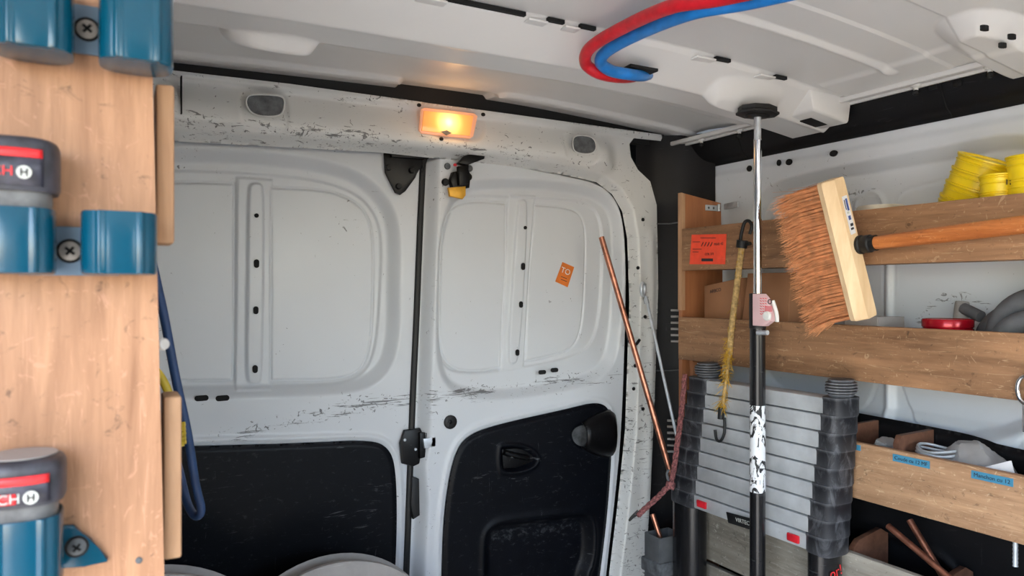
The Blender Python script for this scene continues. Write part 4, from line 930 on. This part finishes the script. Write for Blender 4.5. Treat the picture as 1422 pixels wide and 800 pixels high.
# ------------------------------------------------------------------ rods by the door frame
a, e_ = PY(835, 329, 1.44), PT(932, 660, 1.70)
d = (e_-a).normalized()
pipe('copper_pipe', a, a+d*((e_-a).length*1.02), .0068, 'long copper pipe leaning against the rear door frame by the steel rod')
a, e_ = PY(897, 412, 1.45), PT(941, 612, 1.71)
T = thing('eye_rod', e_, 'thin zinc rod ending in a round eye, leaning by the corner trim', 'rod')
MB().tube([a, e_], .0036, 10).build('rod_shaft', 'steel', T)
ec = PY(893, 402, 1.45); MB().tube([ec+Vector((math.cos(t_)*.0085, .004*math.cos(t_), math.sin(t_)*.0155)) for t_ in [2*math.pi*i/24 for i in range(24)]], .0042, 10, closed=True).build('rod_eye', 'steel', T)
MB().lathe([(.006, 0), (.006, .012)], a-Vector((0, 0, .006)), (e_-a), 10).build('rod_nut', 'steel', T)
a, e_ = PT(906, 714, 1.74), PT(926, 775, 1.72); pipe('copper_pipe', a, e_, .0058, 'short copper pipe standing in the grey pocket by the ladder')
# black hook behind the long pipe
# pink rope with wire hook
T = thing('rope_sling', PT(934, 655, 1.665), 'faded pink rope sling with a wire hook hanging beside the ladder', 'rope')
rp = spline([PT(951, 520, 1.665), PT(946, 575, 1.66), PT(941, 612, 1.655), PT(936, 650, 1.655), PT(931, 674, 1.655)], 7)
rp2 = spline([PT(931, 672, 1.65), PT(915, 689, 1.65), PT(893, 709, 1.65), PT(886, 716, 1.65)], 7)
for rope_ in (rp, rp2):
    for ph in (0, 2.1, 4.2):
        q = []
        for i, p in enumerate(rope_):
            tg = (rope_[min(i+1, len(rope_)-1)]-rope_[max(i-1, 0)]).normalized(); e = tg.orthogonal().normalized(); f = tg.cross(e)
            q.append(p+(e*math.cos(ph+i*.9)+f*math.sin(ph+i*.9))*.0034)
        MB().tube(q, .0034, 8).build('rope_strand', 'pinkrope', T)
MB().lathe([(.010, -.008), (.011, 0), (.010, .008)], PT(931, 674, 1.65), (.3, 0, 1), 12).build('rope_knot', 'pinkrope', T)
MB().tube(spline([PT(890, 712, 1.65), PT(880, 718, 1.65), PT(874, 723, 1.65), PT(877, 718, 1.648), PT(886, 709, 1.648)], 5), .0022, 8).build('wire_hook', 'rubber', T)
MB().tube(spline([PT(928, 668, 1.655), PT(926, 658, 1.655), PT(929, 652, 1.655)], 4), .0028, 8).build('wire_loop', 'cavity', T)
# grey pocket
c_ = PT(922, 760, 1.73)
T = thing('grey_pocket', (c_.x, c_.y, ZF), 'open grey plastic pocket strapped in the corner by the left ladder post', 'holder')
b = MB(); zt_, h_ = PT(920, 740, 1.73).z, .0
hw, hd = .034, .026
for dx, dy, hx, hy in ((-hw, 0, .0025, hd), (hw, 0, .0025, hd), (0, -hd, hw, .0025), (0, hd, hw, .0025)): b.box((c_.x+dx, c_.y+dy, (zt_+ZF)/2), (hx, hy, (zt_-ZF)/2), bev=.001)
b.build('pocket_wall', 'greyrubber', T)
MB().box((c_.x, c_.y, PT(920, 783, 1.73).z), (hw+.008, hd+.008, .016), bev=.004).build('pocket_strap', 'cavity', T)
# ------------------------------------------------------------------ water tubes on the roof
def wtube(pts, mat, label):
    T = thing('water_tube', pts[0], label, 'hose'); MB().tube(spline(pts, 12), .0098, 14).build('tube_wall', mat, T)
    return T
wtube([PT(1120, -28, .86), PT(1000, -2, .95), PT(930, 10, 1.0), PT(862, 40, 1.10), PT(820, 66, 1.165), PT(813, 87, 1.205), PT(830, 101, 1.225), PT(856, 107, 1.262), PT(876, 107, 1.32), PT(892, 104, 1.40)], 'tubered', 'red plastic water tube curving along the roof above the blue one')
wtube([PT(1150, -22, .875), PT(1040, 3, .95), PT(960, 18, 1.0), PT(888, 46, 1.10), PT(844, 70, 1.165), PT(834, 86, 1.195), PT(848, 98, 1.225), PT(872, 103, 1.245), PT(888, 105, 1.275), PT(899, 104, 1.32), PT(908, 101, 1.40)], 'tubeblue', 'blue plastic water tube curving along the roof below the red one')
c_ = PZ(884, 101, .3755); MB().hexa([(c_.x-.03, c_.y-.022, .3760), (c_.x+.03, c_.y-.022, .3760), (c_.x+.03, c_.y+.022, .3760), (c_.x-.03, c_.y+.022, .3760), (c_.x-.03, c_.y-.022, .3815), (c_.x+.03, c_.y-.022, .3815), (c_.x+.03, c_.y+.022, .3815), (c_.x-.03, c_.y+.022, .3785)], .001).build('tube_opening', 'hole', ROOF)
# ------------------------------------------------------------------ LEFT SHELVING, seen from its end
YBd = .55
T = thing('shelving_unit', (-.09, .8, ZF), 'plywood shelving with a tall end board carrying blue tool holders, close by', 'shelving')
xt, xb_ = PY(212, 110, YBd).x, PY(228, 790, YBd).x
zz = lambda y: PY(215, y, YBd).z
def xe(z): return xt+(xb_-xt)*(zz(110)-z)/(zz(110)-zz(790))
EB = MB().prism([(-.235, YBd, .33), (xe(.33), YBd, .33), (xe(ZF), YBd, ZF), (-.235, YBd, ZF)], (0, .013, 0), .0008).build('end_board', 'ply_near', T, label='varnished end board')
for z0, z1 in ((zz(338)*1.03, zz(116)*1.03), (zz(780)*1.03, zz(552)*1.03)):
    x0 = xe((z0+z1)/2)+.002
    MB().box((x0+.0055, YBd+.013+.018, (z0+z1)/2), (.0058, .016, (z1-z0)/2), bev=.002).build('edge_batten', 'ply_end', T)
for z in (.02, -.19, -.40): MB().box((-.1, 1.0, z), (.115, .42, .006)).build('shelf_panel', 'shelf', T)  # unseen shelves, put in for the shade they cast
p = PY(226, 478, YBd+.004); MB().lathe([(.0036, -.0015), (.0042, 0), (.0036, .0015)], p+Vector((.0005, 0, 0)), (.55, -.83, .0), 20).build('screw_cover', 'drum', T, label='round white cap on the board edge')
p = PY(193, 778, YBd); MB().lathe([(.0022, 0), (.0022, .0006), (.0012, .001)], p, (0, -1, 0), 10).build('nail_head', 'cavity', T)
YC = YBd-.0235
def cupholder(cx, zb, h, parent, r=.0212):
    n = 120; b = MB(); prof = [(.90, 0), (.98, .0006), (1, .003), (1, h-.001), (.985, h), (.93, h), (.92, h-.003), (.90, .004), (.02, .004)]
    vs_ = []
    for rad, hh in prof:
        for i in range(n):
            a = 2*math.pi*i/n; k = 1/(abs(math.cos(a))**3.0+abs(math.sin(a))**3.0)**(1/3.0)
            rib = 0
            for ra in (-2.05, -1.06): rib += .07*math.exp(-((((a+math.pi) % (2*math.pi))-math.pi-ra)/.065)**6)
            rr_ = r*rad*(k+ (rib if rad > .95 else 0)); vs_.append((cx+rr_*math.cos(a), YC+rr_*math.sin(a)*.98, zb+hh))
    b.faces(vs_, [(i*n+j, i*n+(j+1) % n, (i+1)*n+(j+1) % n, (i+1)*n+j) for i in range(len(prof)-1) for j in range(n)]+[tuple(range(n-1, -1, -1))])
    return b.build('cup', 'blue', parent, 50)
def cross_screw(x, z, parent, y=YBd-.0035, r=.0062, mat='screwm'):
    s_ = MB().lathe([(r, 0), (r*.95, .0012), (r*.5, .0024), (.0001, .0026)], (x, y, z), (0, -1, 0), 20).build('screw', mat, parent)
    MB().lathe([(r*1.25, 0), (r*1.25, .0008), (r, .0009)], (x, y+.0003, z), (0, -1, 0), 20).build('screw_seat', 'hole', s_)
    b = MB(); b.box((x, y-.0026, z), (r*.52, .0004, r*.13), Matrix.Rotation(R(40), 3, 'Y')); b.box((x, y-.0026, z), (r*.52, .0004, r*.13), Matrix.Rotation(R(-50), 3, 'Y')); b.build('screw_slot', 'hole', s_)
xc0, xc1 = PY(20, 340, YC).x, PY(166, 340, YC).x
def holder_row(zb, h, xa, xb2, zplate, label):
    H_ = thing('tool_holder', ((xa+xb2)/2, YBd, zb), label, 'holder', None)
    cupholder(xa, zb, h, H_); cupholder(xb2, zb, h, H_)
    MB().box(((xa+xb2)/2, YBd-.0018, zplate), ((xb2-xa)/2, .0018, .0155), bev=.0006).build('back_plate', 'bluegrey', H_)
    cross_screw((xa+xb2)/2, zplate, H_); return H_
z2 = PY(166, 381, YC-.024).z; h2 = PY(166, 292, YC-.024).z-z2
holder_row(z2, h2, xc0, xc1, PY(95, 349, YBd).z, 'middle pair of blue plastic tool holders, right cup empty, on the end board')
z1 = PY(190, 80, YC-.024).z; xs_ = .0095
holder_row(z1, .046, xc0+xs_, xc1+xs_, PY(112, 42, YBd).z, 'topmost pair of blue plastic tool holders, cut by the top edge of the photo')
xc3 = PY(36, 760, YC).x-.002; z3 = PY(36, 727, YC-.024).z-.043
H3 = thing('tool_holder', (xc3, YBd, z3), 'lowest blue plastic tool holder with a triangular screw flange on the end board', 'holder')
cupholder(xc3, z3, .043, H3)
MB().prism(ppoly([(70, 728), (103, 728), (110, 735), (118, 741), (127, 747), (136, 760), (150, 773), (149, 778), (118, 784), (70, 788)], YBd-.0002), (0, -.0045, 0), .001).build('screw_flange', 'blue', H3)
cross_screw(PY(107, 756, YBd).x, PY(107, 756, YBd).z, H3, YBd-.0048, .0055, 'cavity')
def battery(cx, zb, zt, lab, worn):
    B = thing('battery_pack', (cx, YC, zb), lab, 'battery', None); n = 40
    def shell(name, r, prof, mat):
        b = MB(); vs_ = []
        for rad, z in prof:
            for i in range(n):
                a = 2*math.pi*i/n; k = 1/(abs(math.cos(a))**2.6+abs(math.sin(a))**2.6)**(1/2.6); vs_.append((cx+r*rad*k*math.cos(a), YC+r*rad*k*math.sin(a), z))
        b.faces(vs_, [(i*n+j, i*n+(j+1) % n, (i+1)*n+(j+1) % n, (i+1)*n+j) for i in range(len(prof)-1) for j in range(n)]+[tuple(range(n-1, -1, -1)), tuple(range((len(prof)-1)*n, len(prof)*n))])
        return b.build(name, mat, B, 45)
    hz_ = zt-zb
    shell('battery_neck', .0188, [(.95, zb-.038), (1, zb-.034), (1, zb+.010)], 'battgrey')
    bd = shell('battery_body', .0230, [(.95, zb+.008), (1.0, zb+.011), (1.0, zt-.0075), (.99, zt-.0045), (.94, zt-.0018), (.82, zt-.0003), (.6, zt+.0003)], 'batt')
    def patch(name, z0, z1, a0, a1, mat, off=.0006):
        b = MB(); vs_ = []; m_ = 16
        for z in (z0, z1):
            for i in range(m_+1):
                a = a0+(a1-a0)*i/m_; k = 1/(abs(math.cos(a))**2.6+abs(math.sin(a))**2.6)**(1/2.6); r_ = .0230+off; vs_.append((cx+r_*k*math.cos(a), YC+r_*k*math.sin(a), z))
        b.faces(vs_, [(j, j+1, m_+2+j, m_+1+j) for j in range(m_)]); o_ = b.build(name, mat, bd); s_ = o_.modifiers.new('t', 'SOLIDIFY'); s_.thickness = .0005
        return o_
    patch('label_field', zb+.0105, zt-.0075, R(-150), R(-52), 'battlab', .0003)
    patch('red_stripe', zt-.0128, zt-.0078, R(-150), R(-54), 'redband')
    if worn: patch('red_stripe', zb+.0112, zb+.0172, R(-150), R(-92), 'redband', .0006)
    yk = YC-.0230-.0014; zx = zb+(.0142 if worn else .0180)
    text('lettering', 'BOSCH', .0078, (cx-.0115, yk, zx), (1, 0, 0), (0, 0, 1), 'redband' if not worn else 'lettergrey', bd, 'CENTER', .0004)
    ex, ey = cx+.0190, YC-.0230*.86
    em = MB(); nv = Vector((.62, -.78, 0)).normalized()
    ec = Vector((cx+.0062, YC-.0234, zx)); nv = Vector((.08, -1, 0)).normalized(); uv = Vector((nv.y*-1, nv.x, 0))
    EM = MB().lathe([(.0038, 0), (.0038, .0006)], ec, nv, 20).build('emblem', 'lettergrey', bd)
    for dx, hx, hz_2 in ((-.0014, .0004, .0022), (.0014, .0004, .0022), (0, .0014, .0004)):
        rot = Matrix((uv, nv, Vector((0, 0, 1)))).transposed(); b = MB(); b.box(ec+nv*.0008+uv*dx, (hx, .0003, hz_2), rot); b.build('emblem_bar', 'ink', bd)
    if worn:
        b = MB(); b.lathe([(.0185, 0), (.0185, .0006)], (cx, YC, zt+.0005), (0, 0, 1), 24); b.build('top_label', 'drum', bd, label='pale worn label on the top')
    return B
M['battlab'] = plain('worn dark label', (58, 58, 70), .4, var=.35, vs=90, scratch=((190, 188, 182), .8))
zt2 = PY(20, 186, YC-.022).z; zb2 = PY(20, 270, YC-.024).z-.005
battery(xc0+.0005, zb2, zt2, 'dusty black battery pack with red stripe, in the middle row of holders', False)
zt3 = PY(36, 632, YC).z; zb3 = PY(36, 712, YC-.024).z-.006
battery(xc3, zb3, zt3, 'worn dusty battery pack with pale top, in the lowest holder', True)
# ------------------------------------------------------------------ blue hose and yellow cord behind the end board
T = thing('blue_hose', PT(278, 716, .86), 'loop of blue rubber hose hanging behind the end board', 'hose')
hp_ = [PT(206, 340, .80), PT(217, 390, .80), PT(228, 440, .81), (PT(243, 520, .82)), PT(260, 600, .83), PT(271, 670, .85), PT(279, 705, .86), PT(276, 716, .865), PT(268, 714, .87), PT(259, 695, .88), PT(248, 650, .89), PT(238, 615, .90), PT(222, 570, .90)]
MB().tube(spline(hp_, 10), .0048, 12).build('hose_wall', 'bluehose', T)
T = thing('yellow_strap', PT(248, 616, .74), 'yellow plastic strap with a ribbed grip hanging behind the end board', 'strap')
MB().tube(spline([PT(214, 512, .74), PT(226, 528, .74), PT(238, 556, .742), PT(247, 590, .743)], 8), .0042, 10).build('strap_cord', 'yellowd', T)
for k in range(5): MB().tube([PT(240+k*.6, 592+k*6, .74), PT(257+k*.3, 589+k*6, .742)], .0026, 8).build('grip_rib', 'yellowd', T)
MB().tube([PT(245, 586, .743), PT(250, 620, .743)], .0045, 10).build('grip_core', 'yellowd', T)
# ------------------------------------------------------------------ drums on the floor by the doors
def drum(px, py, Y, r, label):
    tp = PY(px, py, Y); c_ = Vector((tp.x, Y, ZF+r)); r = (tp.z-ZF)/2; c_.z = ZF+r
    T = thing('cable_drum', (c_.x, c_.y, ZF), label, 'drum')
    for y in (-.02, .03):
        MB().lathe([(r if y < 0 else r*.93, -.005), (r, .004), (r-.004, .006), (r*.3, .006), (r*.29, .003), (.02, .003)], c_+Vector((0, y, 0)), (0, -1, 0), 64).build('flange', 'drum', T)
    MB().lathe([(r*.45, -.03), (r*.45, .02)], c_, (0, -1, 0), 32).build('core', 'greyrubber', T)
    MB().lathe([(.03, .025), (.03, .032), (.018, .033)], c_, (0, -1, 0), 20).build('hub', 'rubber', T)
    return T
drum(464, 776, 1.40, .2, 'scuffed grey cable drum on the floor before the black door panel')
drum(196, 794, 1.36, .2, 'second grey cable drum on the floor, mostly behind the end board')
